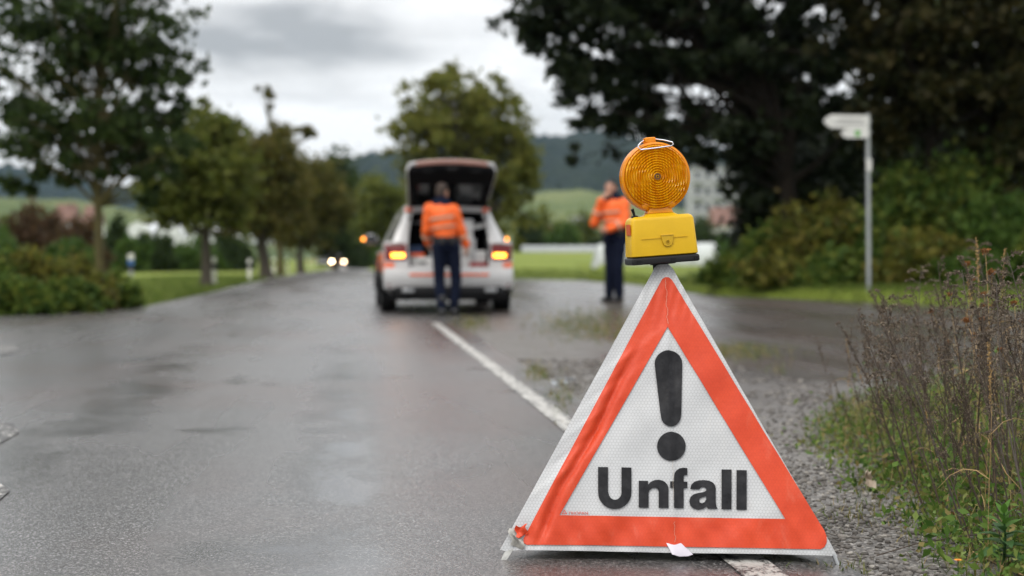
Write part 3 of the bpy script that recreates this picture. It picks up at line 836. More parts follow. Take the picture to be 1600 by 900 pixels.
def build_car():
    rear = G(702, 484); t = empty('patrol_car', (-.88, 20.0, 0), math.atan(.12))
    tag(t, 'white estate patrol car with orange stripes, tailgate open and indicators lit', 'car')
    # ---- body side shell: stations from rear to front
    ST = [(.14, .905, .30, .985), (.30, .925, .27, 1.0), (.8, .932, .25, 1.0), (1.6, .932, .24, .995), (2.6, .93, .24, .985), (3.4, .925, .25, .965), (3.9, .91, .27, .92), (4.3, .86, .29, .85), (4.55, .74, .31, .76), (4.66, .50, .34, .68)]
    def prof(w, zb, zt):
        return [(.86 * w, zb), (.955 * w, zb + .07), (.99 * w, zb + .20), (w, .56), (.992 * w, .70), (.965 * w, .5 * (.70 + zt) + .02), (.885 * w, zt)]
    for s in (-1, 1):
        V = []; F = []
        for y, w, zb, zt in ST:
            for x, z in prof(w, zb, zt): V.append((s * x, y, z))
        k = 7
        F = [(i * k + j, (i + 1) * k + j, (i + 1) * k + j + 1, i * k + j + 1) for i in range(len(ST) - 1) for j in range(k - 1)]
        sd_ = MB().add(V, F).build('body_side', CW, t)
        # orange stripe along the flank, slightly proud
        V = []; F = []
        for y, w, zb, zt in ST[:-1]:
            for x, z in ((1.004 * w, .58), (.997 * w, .70), (.972 * w + .003, .5 * (.70 + zt) + .015)): V.append((s * x, y, z))
        F = [(i * 3 + j, (i + 1) * 3 + j, (i + 1) * 3 + j + 1, i * 3 + j + 1) for i in range(len(ST) - 2) for j in range(2)]
        MB().add(V, F).build('flank_stripe', CO, t)
        # wheel arch lips
        for yy in (.95, 3.72):
            m = MB(); pts = [(s * .937, yy + .385 * math.cos(a), .335 + .385 * math.sin(a)) for a in np.linspace(-.15, math.pi + .15, 18)]
            m.tube(pts, .022, 6); m.build('arch_lip', CK, t)
            Mx = Matrix.Translation((s * .80, yy, .335)) @ Matrix.Rotation(R(90) * s, 4, 'Y')
            MB().lathe([(.375, 0), (.375, .138)], 28, Mx).build('wheel_well', CK, t)
        # side glass and pillars
        W = lambda y: float(np.interp(y, [q[0] for q in ST], [q[1] for q in ST]))
        def sg(y, tt): return (s * ((.88 * W(y) - .0) * (1 - tt) + .60 * tt), y + tt * (.22 if y < .6 else (-.62 if y > 3.2 else 0)), .985 + .475 * tt)
        MB().grid(lambda a, b: sg(.34 + 2.96 * a, b), 12, 3).build('side_window', CG, t)
        for y0, y1 in ((1.12, 1.22), (2.18, 2.30)):
            MB().grid(lambda a, b: tuple(Vector(sg(y0 + (y1 - y0) * a, b)) + Vector((s * .006, 0, .002))), 1, 2).build('window_post', CK, t)
        MB().tube([sg(3.30, 0), sg(3.30, .5), sg(3.30, 1)], .035, 8).build('windscreen_post', CW, t)
        MB().tube([(s * .595, .45, 1.475), (s * .61, 1.5, 1.50), (s * .60, 2.65, 1.475)], .028, 8).build('roof_edge', CW, t)
        MB().tube([(s * .55, .55, 1.50), (s * .55, .62, 1.545), (s * .56, 1.5, 1.56), (s * .55, 2.4, 1.535), (s * .55, 2.46, 1.49)], .013, 8).build('roof_rail', ALU, t)
        # rear quarter, D-pillar and lamp
        yb = lambda x, z: .02 + .13 * (abs(x) / .92) ** 4 + max(0, z - .66) * .22
        def q(a, b):
            z = .60 + .42 * b; xi = .56 + .02 * b; xo = .915 - .02 * max(0, b - .5)
            x = xi + (xo - xi) * a; return (s * x, yb(x, z), z)
        MB().grid(q, 8, 6).build('rear_quarter', CW, t)
        V = []
        for z, xi, xo, yy in ((1.0, .575, .80, .12), (1.18, .555, .725, .22), (1.34, .525, .65, .32), (1.47, .48, .60, .42)):
            V += [(s * xi, yy, z), (s * (xi + xo) / 2, yy - .03, z), (s * xo, yy, z), (s * xo, yy + .20, z), (s * xi, yy + .12, z)]
        F = [(i * 5 + j, i * 5 + (j + 1) % 5, (i + 1) * 5 + (j + 1) % 5, (i + 1) * 5 + j) for i in range(3) for j in range(5)]
        MB().add(V, F).build('rear_post', CW, t)
        lp = MB(); lp.grid(lambda a, b: (s * (.60 + .30 * a), yb(.60 + .30 * a, .75 + .22 * b) - .016 - .012 * math.sin(math.pi * b), .755 + .225 * b), 8, 5)
        tl = lp.build('tail_light', CR, t)
        ind = MB(); ind.grid(lambda a, b: (s * (.63 + .18 * a), yb(.63 + .18 * a, .80) - .034 - .012 * math.sin(math.pi * b), .795 + .052 * b), 6, 4)
        ind.build('indicator', GLOWY, tl)
        rf = MB(); rf.box((s * .80, yb(.80, .5) - .008, .40), (.12, .01, .03)); rf.build('rear_reflector', CR, t)
        og = MB(); og.grid(lambda a, b: (s * (.77 + .135 * a), yb(.77 + .135 * a, .6) - .007, .50 + .22 * b), 4, 2); og.build('corner_patch', CO, t)
        # mirror with lit repeater
        mm = MB(); mm.ell((s * 1.04, 3.02, 1.08), (.125, .07, .085), nu=14, nv=10); mi = mm.build('mirror', CW, t)
        MB().tube([(s * .88, 3.05, 1.0), (s * .98, 3.03, 1.04)], .025, 8).build('mirror_arm', CK, mi)
        MB().box((s * 1.04, 2.945, 1.085), (.19, .01, .13)).build('mirror_glass', CG, mi, bevel=.004)
        MB().ell((s * 1.150, 2.975, 1.085), (.035, .035, .03), nu=10, nv=8).build('mirror_repeater', GLOWM, mi)
        MB().box((s * .934, 1.72, .86), (.03, .17, .03)).build('door_handle', CW, t, bevel=.01)
        MB().box((s * .934, 2.75, .85), (.03, .17, .03)).build('door_handle', CW, t, bevel=.01)
        # headlights
        MB().ell((s * .66, 4.44, .70), (.14, .16, .07)).build('headlight', CG, t)
    # bumper
    yb = lambda x, z: .02 + .13 * (abs(x) / .92) ** 4
    bw = MB(); bw.grid(lambda a, b: (-.915 + 1.83 * a, yb(-.915 + 1.83 * a, 0) - .03 * math.sin(math.pi * min(1, b * 1.0)) - .01, .36 + .29 * b), 24, 8)
    bw.build('bumper', CW, t)
    bl = MB(); bl.grid(lambda a, b: (-.90 + 1.8 * a, .02 + .13 * abs(2 * a - 1) ** 4 + .10 * b, .65 + .012 * math.sin(b * 3)), 24, 3); bl.build('bumper_ledge', CW, t)
    MB().grid(lambda a, b: (-.56 + 1.12 * a, yb(-.56 + 1.12 * a, 0) - .046, .535 + .035 * b), 16, 1).build('bumper_stripe', CO, t)
    df = MB(); df.grid(lambda a, b: (-.76 + 1.52 * a, yb(.76 * (2 * a - 1), 0) + .0 - .035 * math.sin(math.pi * b), .19 + .24 * b - .0 * a), 18, 6); df.build('diffuser', CK, t)
    for s in (-1, 1):
        MB().box((s * .58, -.045, .33), (.17, .05, .06)).build('tailpipe_trim', ALU, t, bevel=.012)
    MB().box((0, 2.3, .225), (1.66, 4.3, .03)).build('underbody', CK, t)
    # roof, windscreen, bonnet
    rf = MB(); rf.grid(lambda a, b: (-.60 + 1.2 * a, .42 + 2.26 * b, 1.485 + .045 * math.sin(math.pi * a) ** .6 * 1 + .012 * math.sin(math.pi * b)), 14, 10)
    rf.build('roof', CW, t)
    MB().grid(lambda a, b: ((-.60 + 1.2 * a) * (1 + .30 * b), 2.68 + .78 * b, 1.495 + .03 * math.sin(math.pi * a) - .52 * b), 10, 4).build('windscreen', CG, t)
    MB().grid(lambda a, b: (-1 * float(np.interp(3.35 + 1.31 * b, [q[0] for q in ST], [.915 * q[1] for q in ST])) * (1 - 2 * a), 3.35 + 1.31 * b, float(np.interp(3.35 + 1.31 * b, [q[0] for q in ST], [q[3] for q in ST])) + .04 * math.sin(math.pi * a)), 10, 8).build('bonnet', CW, t)
    MB().grid(lambda a, b: (-.5 + a, 4.665 + .02 * math.sin(math.pi * a), .34 + .35 * b), 8, 3).build('front_grille', CK, t)
    # orange corners and white header over the opening
    hd = MB(); hd.grid(lambda a, b: (-.60 + 1.2 * a, .40 - .02 * math.sin(math.pi * b), 1.425 + .085 * b + .03 * math.sin(math.pi * a)), 16, 4); hd.build('opening_header', CW, t)
    for s in (-1, 1):
        MB().ell((s * .55, .37, 1.47), (.055, .02, .035)).build('header_reflector', CO, t)
    # cargo bay
    MB().box((0, .62, .625), (1.16, 1.10, .03)).build('cargo_floor', CLIN, t)
    MB().box((0, 1.18, 1.03), (1.22, .06, .84)).build('cargo_partition', CLIN, t)
    for s in (-1, 1): MB().grid(lambda a, b: (s * (.60 - .10 * b), .16 + 1.02 * a + .22 * b * (1 - a), .63 + .82 * b), 4, 4).build('cargo_trim', CLIN, t)
    MB().grid(lambda a, b: (-.55 + 1.1 * a, .42 + .76 * b, 1.44), 4, 4).build('headliner', CLIN, t)
    # drawers and equipment
    def gear(nm, c, sz, mat, **kw): return MB().box(c, sz).build(nm, mat, t, bevel=.012)
    d = gear('drawer_unit', (.27, .55, .99), (.18, .55, .70), CGREY)
    for k in range(4): MB().box((.27, .268, .72 + .17 * k), (.16, .012, .145)).build('drawer_front', CWB, d, bevel=.004)
    d2 = gear('equipment_case', (-.36, .42, .72), (.34, .4, .15), CWB); MB().box((-.36, .215, .72), (.10, .012, .025)).build('case_handle', CK, d2)
    gear('equipment_case', (.46, .42, .80), (.17, .4, .18), CWB)
    MB().box((-.23, .24, .86), (.045, .03, .40)).build('rack_post', CGREY, t, bevel=.006)
    MB().box((.37, .22, .84), (.04, .03, .44)).build('rack_post', CGREY, t, bevel=.006)
    gear('equipment_bag', (.44, .32, .675), (.26, .3, .09), CREDB)
    gear('equipment_bag', (-.46, .55, .88), (.2, .3, .16), M('blue_bag', (.02, .05, .12), .7))
    gear('cone_stack', (-.44, .40, .83), (.22, .2, .05), CO)
    MB().grid(lambda a, b: (.36 + .2 * a, .30 + .1 * b, 1.19 + .05 * a + .06 * b), 3, 3).build('paper_sheet', CWB, t)
    MB().box((0, .9, 1.30), (.9, .3, .02)).build('parcel_shelf', CGREY, t)
    # tailgate raised
    def tg(side, tt, inner):
        """tt 0 hinge .. 1 lower edge ; returns point across"""
        ys = [.40, .12, -.14, -.36, -.45, -.44]; zs = [1.51, 1.64, 1.77, 1.90, 1.985, 2.04]; ws = [.55, .565, .58, .60, .605, .57]
        u = [0, .25, .5, .78, .93, 1]
        y = np.interp(tt, u, ys); z = np.interp(tt, u, zs); w = np.interp(tt, u, ws)
        bow = .045 * (1 - side ** 2)
        if not inner: y, z = y + .035 * (1 - .3 * tt), z + .055
        return (side * w, y - .6 * bow * tt, z + bow * (.3 + .7 * tt))
    tgo = MB(); tgo.grid(lambda a, b: tg(-1 + 2 * a, b, True), 16, 14)
    ti = tgo.build('tailgate', CLIN, t)
    MB().grid(lambda a, b: tg(-1 + 2 * a, b, False), 16, 14).build('tailgate_skin', CW, ti)
    rim = MB(); pts = [tg(-1, b, True) for b in np.linspace(0, 1, 10)] + [tg(sx, 1, True) for sx in np.linspace(-.9, .9, 15)] + [tg(1, b, True) for b in np.linspace(1, 0, 10)]
    rim.tube([Vector(p) + Vector((0, .01, .03)) for p in pts], .026, 8); rim.build('tailgate_edge', CW, ti)
    MB().grid(lambda a, b: tuple(Vector(tg(-.86 + 1.72 * a, .985 + .014 * b, True)) + Vector((0, -.022 - .012 * math.sin(3.1 * b), .0 + .05 * b))), 16, 3).build('tailgate_stripe', M('dull_red_stripe', (.30, .15, .12), .4), ti)  # stripe red dulled: the reflection on it is mixed into the colour
    MB().grid(lambda a, b: tuple(Vector(tg(-.78 + 1.56 * a, .10 + .46 * b, True)) + Vector((0, -.008, -.012))), 12, 6).build('rear_window', CG, ti)
    MB().box(tuple(Vector(tg(0, .93, True)) + Vector((0, -.03, -.02))), (.14, .05, .05)).build('tailgate_latch', CK, ti, bevel=.008)
    for s in (-1, 1):
        MB().box(tuple(Vector(tg(s * .55, .90, True)) + Vector((0, -.012, -.018))), (.13, .02, .02)).build('grab_recess', CK, ti)
        MB().tube([(s * .56, .30, 1.33), tg(s * .93, .38, True)], .012, 8).build('gas_strut', CK, t)
    MB().tube([(0, .36, 1.56), (0, .40, 1.64), (0, .44, 1.60)], .01, 6).build('roof_aerial', CK, t)
    for x in (-.815, .815):
        for y in (.95, 3.72): wheel(t, x, y)
    return t
build_car()

# ================================================================== OFFICERS
def remeshed(name, m, mat, parent, voxel, smooth_it=3, disp=0, dsize=.12):
    me = bpy.data.meshes.new(name); me.from_pydata(m.v, [], m.f); me.update()
    o = link(name, me, mat, parent, False)
    rm = o.modifiers.new('remesh', 'REMESH'); rm.mode = 'VOXEL'; rm.voxel_size = voxel; rm.use_smooth_shade = True
    if smooth_it:
        sm = o.modifiers.new('smooth', 'SMOOTH'); sm.iterations = smooth_it; sm.factor = .5
    if disp:
        tx = bpy.data.textures.new(name + '_folds', 'CLOUDS'); tx.noise_scale = dsize; tx.noise_depth = 2
        dm = o.modifiers.new('folds', 'DISPLACE'); dm.texture = tx; dm.strength = disp; dm.mid_level = .5; dm.texture_coords = 'LOCAL'
    return o
def capsule(m, a, b, ra, rb, n=12):
    a, b = Vector(a), Vector(b); d = (b - a)
    k = max(2, int(d.length / .05)); m.tube([a + d * i / k for i in range(k + 1)], [ra + (rb - ra) * i / k for i in range(k + 1)], n)
    m.ell(a, (ra,) * 3, nu=n, nv=8); m.ell(b, (rb,) * 3, nu=n, nv=8)
SKIN = M('skin', (.48, .25, .17), .5, .08)
JACK = M('high_visibility_orange', (.86, .135, .016), .65, .06, 8, bump=.2, bscale=60)
NAVY = M('navy_cloth', (.006, .009, .022), .85, .15, 10, spec=.1)
BLK = M('black_leather', (.008, .008, .009), .45)
SILV = M('silver_reflective_tape', (.50, .34, .24), .5)
HAIRB = M('short_brown_hair', (.035, .021, .014), .7)
HAIRD = M('dark_hair', (.010, .008, .007), .6)
def hand(m, wrist, direction, palm_n, curl=.5, side=1, sc=1.0):
    """palm, four fingers of different length, thumb from the side of the palm"""
    d = Vector(direction).normalized(); nrm = Vector(palm_n); nrm = (nrm - d * nrm.dot(d)).normalized(); a = d.cross(nrm) * side
    w = Vector(wrist); pal = w + d * .09 * sc
    for i in range(5):
        u = (i / 4 - .5) * .062 * sc
        capsule(m, w + d * .02 + a * u * .7, pal + a * u, .015 * sc, .0125 * sc, 8)
    for i, ln in enumerate((.068, .078, .073, .056)):
        u = (i / 3 - .5) * .066 * sc; p = pal + a * u; dd = d.copy()
        for seg in (.45, .32, .23):
            dd = (dd * math.cos(curl) + nrm * math.sin(curl)).normalized(); q = p + dd * ln * seg * sc
            capsule(m, p, q, .0098 * sc, .0088 * sc, 8); p = q
    p = w + d * .035 * sc - a * .03 * sc; q = p + (d * .6 - a * .7 + nrm * .25).normalized() * .042 * sc; capsule(m, p, q, .0125 * sc, .0105 * sc, 8)
    r = q + (d * .9 - a * .25 + nrm * .45).normalized() * .034 * sc; capsule(m, q, r, .0105 * sc, .009 * sc, 8)
def person(label, loc, rz, J, hair_mat, head_yaw=0, head_tilt=0, hands=None, scale=1.0):
    t = empty('person', loc, rz); tag(t, label, 'person', 'police officers'); t.scale = (scale,) * 3
    v = {k: Vector(q) for k, q in J.items()}
    # ---- body: one continuous surface
    b = MB()
    capsule(b, v['pelvis'], v['chest'], .125, .135); capsule(b, v['chest'], v['neck'], .12, .065); capsule(b, v['neck'], v['head'], .058, .06)
    Hm = Matrix.Translation(v['head']) @ Matrix.Rotation(head_yaw, 4, 'Z') @ Matrix.Rotation(head_tilt, 4, 'X')
    H3 = Hm.to_3x3()
    b.ell(Hm @ Vector((0, .0, .035)), (.076, .094, .098), H3); b.ell(Hm @ Vector((0, .025, -.035)), (.060, .070, .085), H3)
    b.ell(Hm @ Vector((0, .06, -.085)), (.034, .032, .026), H3)                                  # chin
    capsule(b, Hm @ Vector((0, .088, .025)), Hm @ Vector((0, .112, -.012)), .009, .014, 8)         # nose
    for s in (-1, 1):
        b.ell(Hm @ Vector((s * .079, .0, -.002)), (.012, .022, .034), H3)                         # ears
        b.ell(Hm @ Vector((s * .036, .076, -.022)), (.022, .018, .02), H3)                        # cheeks
        b.ell(Hm @ Vector((s * .033, .084, .038)), (.024, .012, .009), H3)                        # brows
    b.ell(Hm @ Vector((0, .094, -.050)), (.024, .010, .007), H3); b.ell(Hm @ Vector((0, .092, -.062)), (.021, .010, .007), H3)   # lips
    for s, k in ((-1, 'l'), (1, 'r')):
        capsule(b, v['chest'] + Vector((s * .06, 0, .06)), v['sh_' + k], .085, .065); capsule(b, v['sh_' + k], v['el_' + k], .055, .042); capsule(b, v['el_' + k], v['wr_' + k], .042, .027)
        capsule(b, v['pelvis'], v['hip_' + k], .12, .098); capsule(b, v['hip_' + k], v['kn_' + k], .088, .058); capsule(b, v['kn_' + k], v['an_' + k], .055, .038)
        capsule(b, v['an_' + k], v['an_' + k] + Vector((0, .10, -.055)), .034, .024)
    for s, k in ((-1, 'l'), (1, 'r')):
        dd, pn, cu = hands[k]; hand(b, v['wr_' + k], dd, pn, cu, s)
    body = remeshed('body', b, SKIN, t, .0062, 3)
    for s in (-1, 1):
        e = MB(); e.ell(Hm @ Vector((s * .033, .083, .020)), (.0135, .010, .0085), H3); eye = e.build('eye', M('eye_white', (.6, .58, .55), .3), body)
        MB().ell(Hm @ Vector((s * .033, .0915, .020)), (.006, .003, .006), H3).build('iris', BLK, eye)
    # ---- hair
    h = MB(); h.ell(Hm @ Vector((0, -.012, .052)), (.084, .095, .092), H3, 20, 14); h.ell(Hm @ Vector((0, -.045, .0)), (.074, .055, .07), H3, 16, 10)
    hv = [Vector(p) for p in h.v]; Hi = Hm.inverted()
    keep = [];
    for f in h.f:
        c = sum((Hi @ hv[i] for i in f), Vector()) / len(f)
        if c.z > .075 - .9 * max(0, .06 - c.y) - .2 * (c.y < .02) : keep.append(f)
    h.f = keep; h.build('hair', hair_mat, body)
    # ---- trousers
    tr = MB(); capsule(tr, v['pelvis'] + Vector((0, 0, .06)), v['pelvis'], .142, .15)
    for k in 'lr':
        capsule(tr, v['pelvis'], v['hip_' + k], .14, .115); capsule(tr, v['hip_' + k], v['kn_' + k], .108, .082); capsule(tr, v['kn_' + k], v['an_' + k] + Vector((0, 0, .02)), .082, .070)
    remeshed('trousers', tr, NAVY, t, .012, 4, .022, .09)
    for k in 'lr':
        sh = MB(); a = v['an_' + k]; g = Vector((a.x, a.y, .05))
        capsule(sh, a + Vector((0, 0, .14)), g, .064, .054); capsule(sh, g + Vector((0, -.03, .005)), g + Vector((0, .16, -.006)), .058, .044); capsule(sh, g + Vector((0, -.03, -.028)), g + Vector((0, .165, -.028)), .022, .022)
        remeshed('boot', sh, BLK, t, .008, 3)
    # ---- jacket: blouson with a navy yoke
    wst = v['pelvis'] + (v['chest'] - v['pelvis']) * .38
    jk = MB(); capsule(jk, wst, v['chest'], .165, .178); capsule(jk, v['chest'], v['chest'] + Vector((0, 0, .08)), .17, .13)
    for s, k in ((-1, 'l'), (1, 'r')):
        capsule(jk, v['chest'] + Vector((s * .08, 0, .05)), v['sh_' + k], .12, .088); capsule(jk, v['sh_' + k], v['el_' + k], .086, .074); capsule(jk, v['el_' + k], v['wr_' + k] - (v['wr_' + k] - v['el_' + k]) * .06, .078, .056)
    j = remeshed('jacket', jk, JACK, t, .012, 4, .030, .10)
    cl = MB(); capsule(cl, v['neck'] + Vector((0, -.01, -.07)), v['neck'] + Vector((0, 0, .045)), .125, .083, 14)
    for s, k in ((-1, 'l'), (1, 'r')): capsule(cl, v['neck'] + Vector((0, -.01, -.06)), v['sh_' + k] + (v['neck'] - v['sh_' + k]) * .55 + Vector((0, 0, .035)), .10, .07)
    remeshed('navy_collar', cl, NAVY, t, .012, 3, .01, .08)
    def band(nm, c, ax, r0, w, mat, sq=1.0):
        ax = Vector(ax).normalized(); q = ax.to_track_quat('Z', 'Y').to_matrix().to_4x4()
        MB().lathe([(r0, -w / 2), (r0 + .004, -w / 2 + .003), (r0 + .004, w / 2 - .003), (r0, w / 2)], 28, Matrix.Translation(c) @ q @ Matrix.Diagonal((1, sq, 1, 1))).build(nm, mat, t)
    sp = (v['chest'] - v['pelvis'])
    band('reflective_band', v['chest'] + sp * -.10, sp, .184, .032, SILV)
    band('reflective_band', v['chest'] + sp * -.42, sp, .183, .022, SILV)
    for k in 'lr':
        dd = v['wr_' + k] - v['el_' + k]; band('sleeve_band', v['el_' + k] + dd * .45, dd, .078, .035, SILV)
        band('cuff', v['el_' + k] + dd * .93, dd, .056, .03, JACK)
    # ---- belt with pouches
    bc = v['pelvis'] + Vector((0, 0, .07)); band('belt', bc, (0, 0, 1), .152, .055, BLK)
    for a, sz in ((20, (.06, .07, .13)), (150, (.05, .06, .10)), (250, (.09, .05, .10)), (300, (.07, .05, .11)), (200, (.05, .06, .16))):
        Mx = Matrix.Translation(bc + Vector((.165 * math.cos(R(a)), .165 * math.sin(R(a)), -.02))) @ Matrix.Rotation(R(a - 90), 4, 'Z')
        MB().box((0, 0, 0), sz, Mx).build('belt_pouch', BLK, t, bevel=.01)
    return t
o1 = G(700, 487)
person('officer in orange jacket seen from behind at the open car boot', (-.90, 19.38, 0), R(4), dict(
    pelvis=(.00, .0, 1.0), chest=(-.055, .02, 1.40), neck=(-.065, .035, 1.575), head=(-.055, .055, 1.715),
    sh_l=(-.225, .02, 1.49), sh_r=(.115, .01, 1.47), el_l=(-.265, .07, 1.20), el_r=(.205, .04, 1.21), wr_l=(-.24, .22, 1.02), wr_r=(.285, .10, .98),
    hip_l=(-.095, 0, .95), hip_r=(.095, 0, .95), kn_l=(-.095, .03, .52), kn_r=(.145, .05, .52), an_l=(-.055, -.04, .10), an_r=(.115, .04, .10)),
    HAIRB, scale=.975, head_yaw=R(-35), head_tilt=R(-8), hands={'l': ((.1, .5, -.8), (.6, .3, .3), .35), 'r': ((.1, .15, -1), (-.8, .5, 0), .3)})
o2 = P(961, 472, 22.0)
person('officer in orange jacket facing the camera, hand raised to mouth', (o2.x, 22.0, side_lift(o2.x, 22.0) - .014), R(180 - 38), dict(
    pelvis=(.0, .0, 1.0), chest=(.02, .01, 1.40), neck=(.03, .02, 1.575), head=(.05, .045, 1.715),
    sh_l=(-.16, .0, 1.49), sh_r=(.215, .02, 1.49), el_l=(-.215, .05, 1.20), el_r=(.265, .15, 1.20), wr_l=(-.05, .24, 1.10), wr_r=(.12, .19, 1.55),
    hip_l=(-.09, 0, .95), hip_r=(.09, 0, .95), kn_l=(-.08, .03, .52), kn_r=(.09, .01, .52), an_l=(-.075, .0, .10), an_r=(.105, .0, .10)),
    HAIRD, scale=1.03, head_yaw=R(15), head_tilt=R(-4), hands={'l': ((1, .25, .05), (0, -1, 0), .3), 'r': ((-.55, -.15, .75), (-.5, -.6, -.3), .6)})

# ================================================================== TREES AND BUSHES
def leaves(C, size, rg, droop=.3, jit=.35, long=1.7):
    """diamond-shaped folded leaves at the points C"""
    n = len(C)
    d = rg.normal(0, 1, (n, 3)); d[:, 2] -= droop; d /= np.linalg.norm(d, axis=1)[:, None]
    q = rg.normal(0, 1, (n, 3)); s = np.cross(d, q); s /= np.linalg.norm(s, axis=1)[:, None] + 1e-9
    nn = np.cross(d, s)
    L = size * (1 + rg.uniform(-jit, jit, n))[:, None] * .5 * long; W = L / long * .9
    V = np.stack([C - d * L, C + s * W + nn * W * .25, C + d * L, C - s * W + nn * W * .25], 1).reshape(-1, 3)
    F = np.arange(4 * n).reshape(n, 4)
    return V, F
def bez(a, b, rg, sag=.15, k=5):
    a, b = Vector(a), Vector(b); d = b - a; side = Vector(rg.normal(0, 1, 3)) * d.length * .12; mid = (a + b) / 2 + side + Vector((0, 0, d.length * sag))
    return [a * (1 - t) ** 2 + mid * 2 * t * (1 - t) + b * t * t for t in [i / k for i in range(k + 1)]]
BARK = M('grey_bark', (.055, .045, .034), .9, .3, 8, bump=.6, bscale=25)
BARKD = M('dark_bark', (.016, .013, .010), .9, .3, 8, bump=.6, bscale=25, spec=.1)  # near-black bark, keeps trunk and limbs hidden in the dark crowns
BARKM = M('mossy_bark', (.075, .062, .022), .9, .3, 5, bump=.6, bscale=25)
LM = {
 'dark': leafmat('dark_green_leaves', [(.022, .040, .012), (.040, .064, .018), (.060, .088, .024)]),
 'black': leafmat('shaded_dark_leaves', [(.008, .014, .006), (.014, .022, .008), (.022, .030, .010)], trans=.2),  # shade inside the thicket is put into the leaf colour
 'olive': leafmat('olive_leaves', [(.068, .088, .017), (.112, .132, .026), (.16, .168, .036), (.088, .118, .024)]),
 'centre': leafmat('yellowing_olive_leaves', [(.09, .108, .022), (.14, .152, .032), (.20, .19, .042), (.108, .132, .03)], trans=.45),
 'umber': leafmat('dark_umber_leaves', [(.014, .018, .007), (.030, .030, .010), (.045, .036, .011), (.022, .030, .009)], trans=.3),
 'brown': leafmat('brownish_leaves', [(.058, .066, .016), (.105, .098, .022), (.14, .112, .027), (.07, .088, .02)]),
 'green': leafmat('mid_green_leaves', [(.035, .075, .014), (.065, .12, .022), (.10, .155, .03)]),
 'rust': leafmat('rusty_leaves', [(.075, .045, .022), (.11, .06, .028), (.06, .05, .024)]),
 'yellow': leafmat('yellow_green_leaves', [(.075, .095, .016), (.15, .155, .028), (.20, .17, .035), (.06, .095, .02), (.10, .075, .025)]),
 'hedge': leafmat('hedge_leaves', [(.030, .062, .013), (.065, .115, .022), (.11, .16, .03), (.18, .20, .035)]),
}
def tree(name, label, trunk, Y, lobes, nclump, nleaf, size, mat, tr, seed, bark=None, group=None, depth=1.0, spread=.30, ygrow=0.0, shell=.55, cat='tree', limbs=26, base_z=None):
    """trunk: pixels from foot to tip at distance Y; lobes: (px, py, rx, ry) outlines of the crown in pixels"""
    rg = np.random.default_rng(seed); k = Y / FPX
    tp = [P(px, py, Y) for px, py in trunk]
    tp[0].z = (gz(Y) if base_z is None else base_z) - .05
    t = empty(name, (tp[0].x, Y, tp[0].z)); loc = Vector(t.location)
    tag(t, label, cat, group)
    # clump centres inside the lobes
    area = np.array([l[2] * l[3] for l in lobes], float); cnt = np.maximum(1, (area / area.sum() * nclump)).astype(int)
    C = []; sg = []
    for (px, py, rx, ry), c in zip(lobes, cnt):
        o = np.array(P(px, py, Y)); v = rg.normal(0, 1, (c, 3)); v /= np.linalg.norm(v, axis=1)[:, None]
        r = rg.uniform(0, 1, c) ** (1 / (3 * shell + .6)); r *= 1 + .16 * rg.normal(0, 1, c)
        q = v * r[:, None] * np.array([rx * k, rx * k * depth, ry * k]); C.append(o + q); sg.append(np.full(c, spread * (min(rx, ry) * k) ** .5))
    C = np.concatenate(C); sg = np.concatenate(sg) * rg.uniform(.6, 1.3, len(C))
    C[:, 1] += ygrow
    # limbs from the trunk out to some of the clumps
    m = MB(); n = len(tp)
    path = []; 
    for i in range(n - 1):
        for q in range(3): path.append(tp[i] + (tp[i + 1] - tp[i]) * q / 3 + Vector(rg.normal(0, tr * .12, 3)) * (1 if path else 0))
    path.append(tp[-1]); kk = len(path)
    rad = [tr * (1.35 if i == 0 else 1) * (1 - .85 * (i / (kk - 1)) ** 1.2) for i in range(kk)]
    m.tube(path, rad, 10); trunk_o = m.build('trunk', bark or BARK)
    lim = MB(); order = rg.permutation(len(C))[:limbs]
    top0 = kk // 3
    for i in order:
        c = Vector(C[i]); js = [j for j in range(top0, kk) if path[j].z < c.z + .15 * abs(c.z)] or [top0]
        j = js[int(rg.integers(max(0, len(js) - 6), len(js)))] if len(js) > 1 else js[0]
        b = bez(path[j], c, rg); r0 = min(rad[j] * .6, tr * .42)
        lim.tube(b, [max(.006, r0 * (1 - .85 * q / 5)) for q in range(6)], 6, cap=False)
        for _ in range(2):
            e = Vector(C[int(rg.integers(len(C)))]); st = b[3]
            if (e - st).length < 3.2 * max(.3, r0 * 14):
                lim.tube(bez(st, e, rg, .1, 4), [max(.004, r0 * .4 * (1 - .8 * q / 4)) for q in range(5)], 5, cap=False)
    limb_o = lim.build('limbs', bark or BARK); limb_o['kind'] = 'stuff'
    # leaves round the clumps
    per = max(1, nleaf // len(C)); w = rg.uniform(.4, 1.6, len(C)); cn = np.maximum(3, (per * w)).astype(int)
    idx = np.repeat(np.arange(len(C)), cn)
    Lc = C[idx] + rg.normal(0, 1, (len(idx), 3)) * sg[idx][:, None] * np.array([1, 1, .7])
    Lc[:, 2] = np.maximum(Lc[:, 2], tp[0].z + .05)
    V, F = leaves(Lc, size, rg)
    crown = npmesh('crown', V, F, mat); crown['kind'] = 'stuff'
    for p in (trunk_o, limb_o, crown):
        p.parent = t; p.matrix_parent_inverse = Matrix.Translation(-loc)
    return t
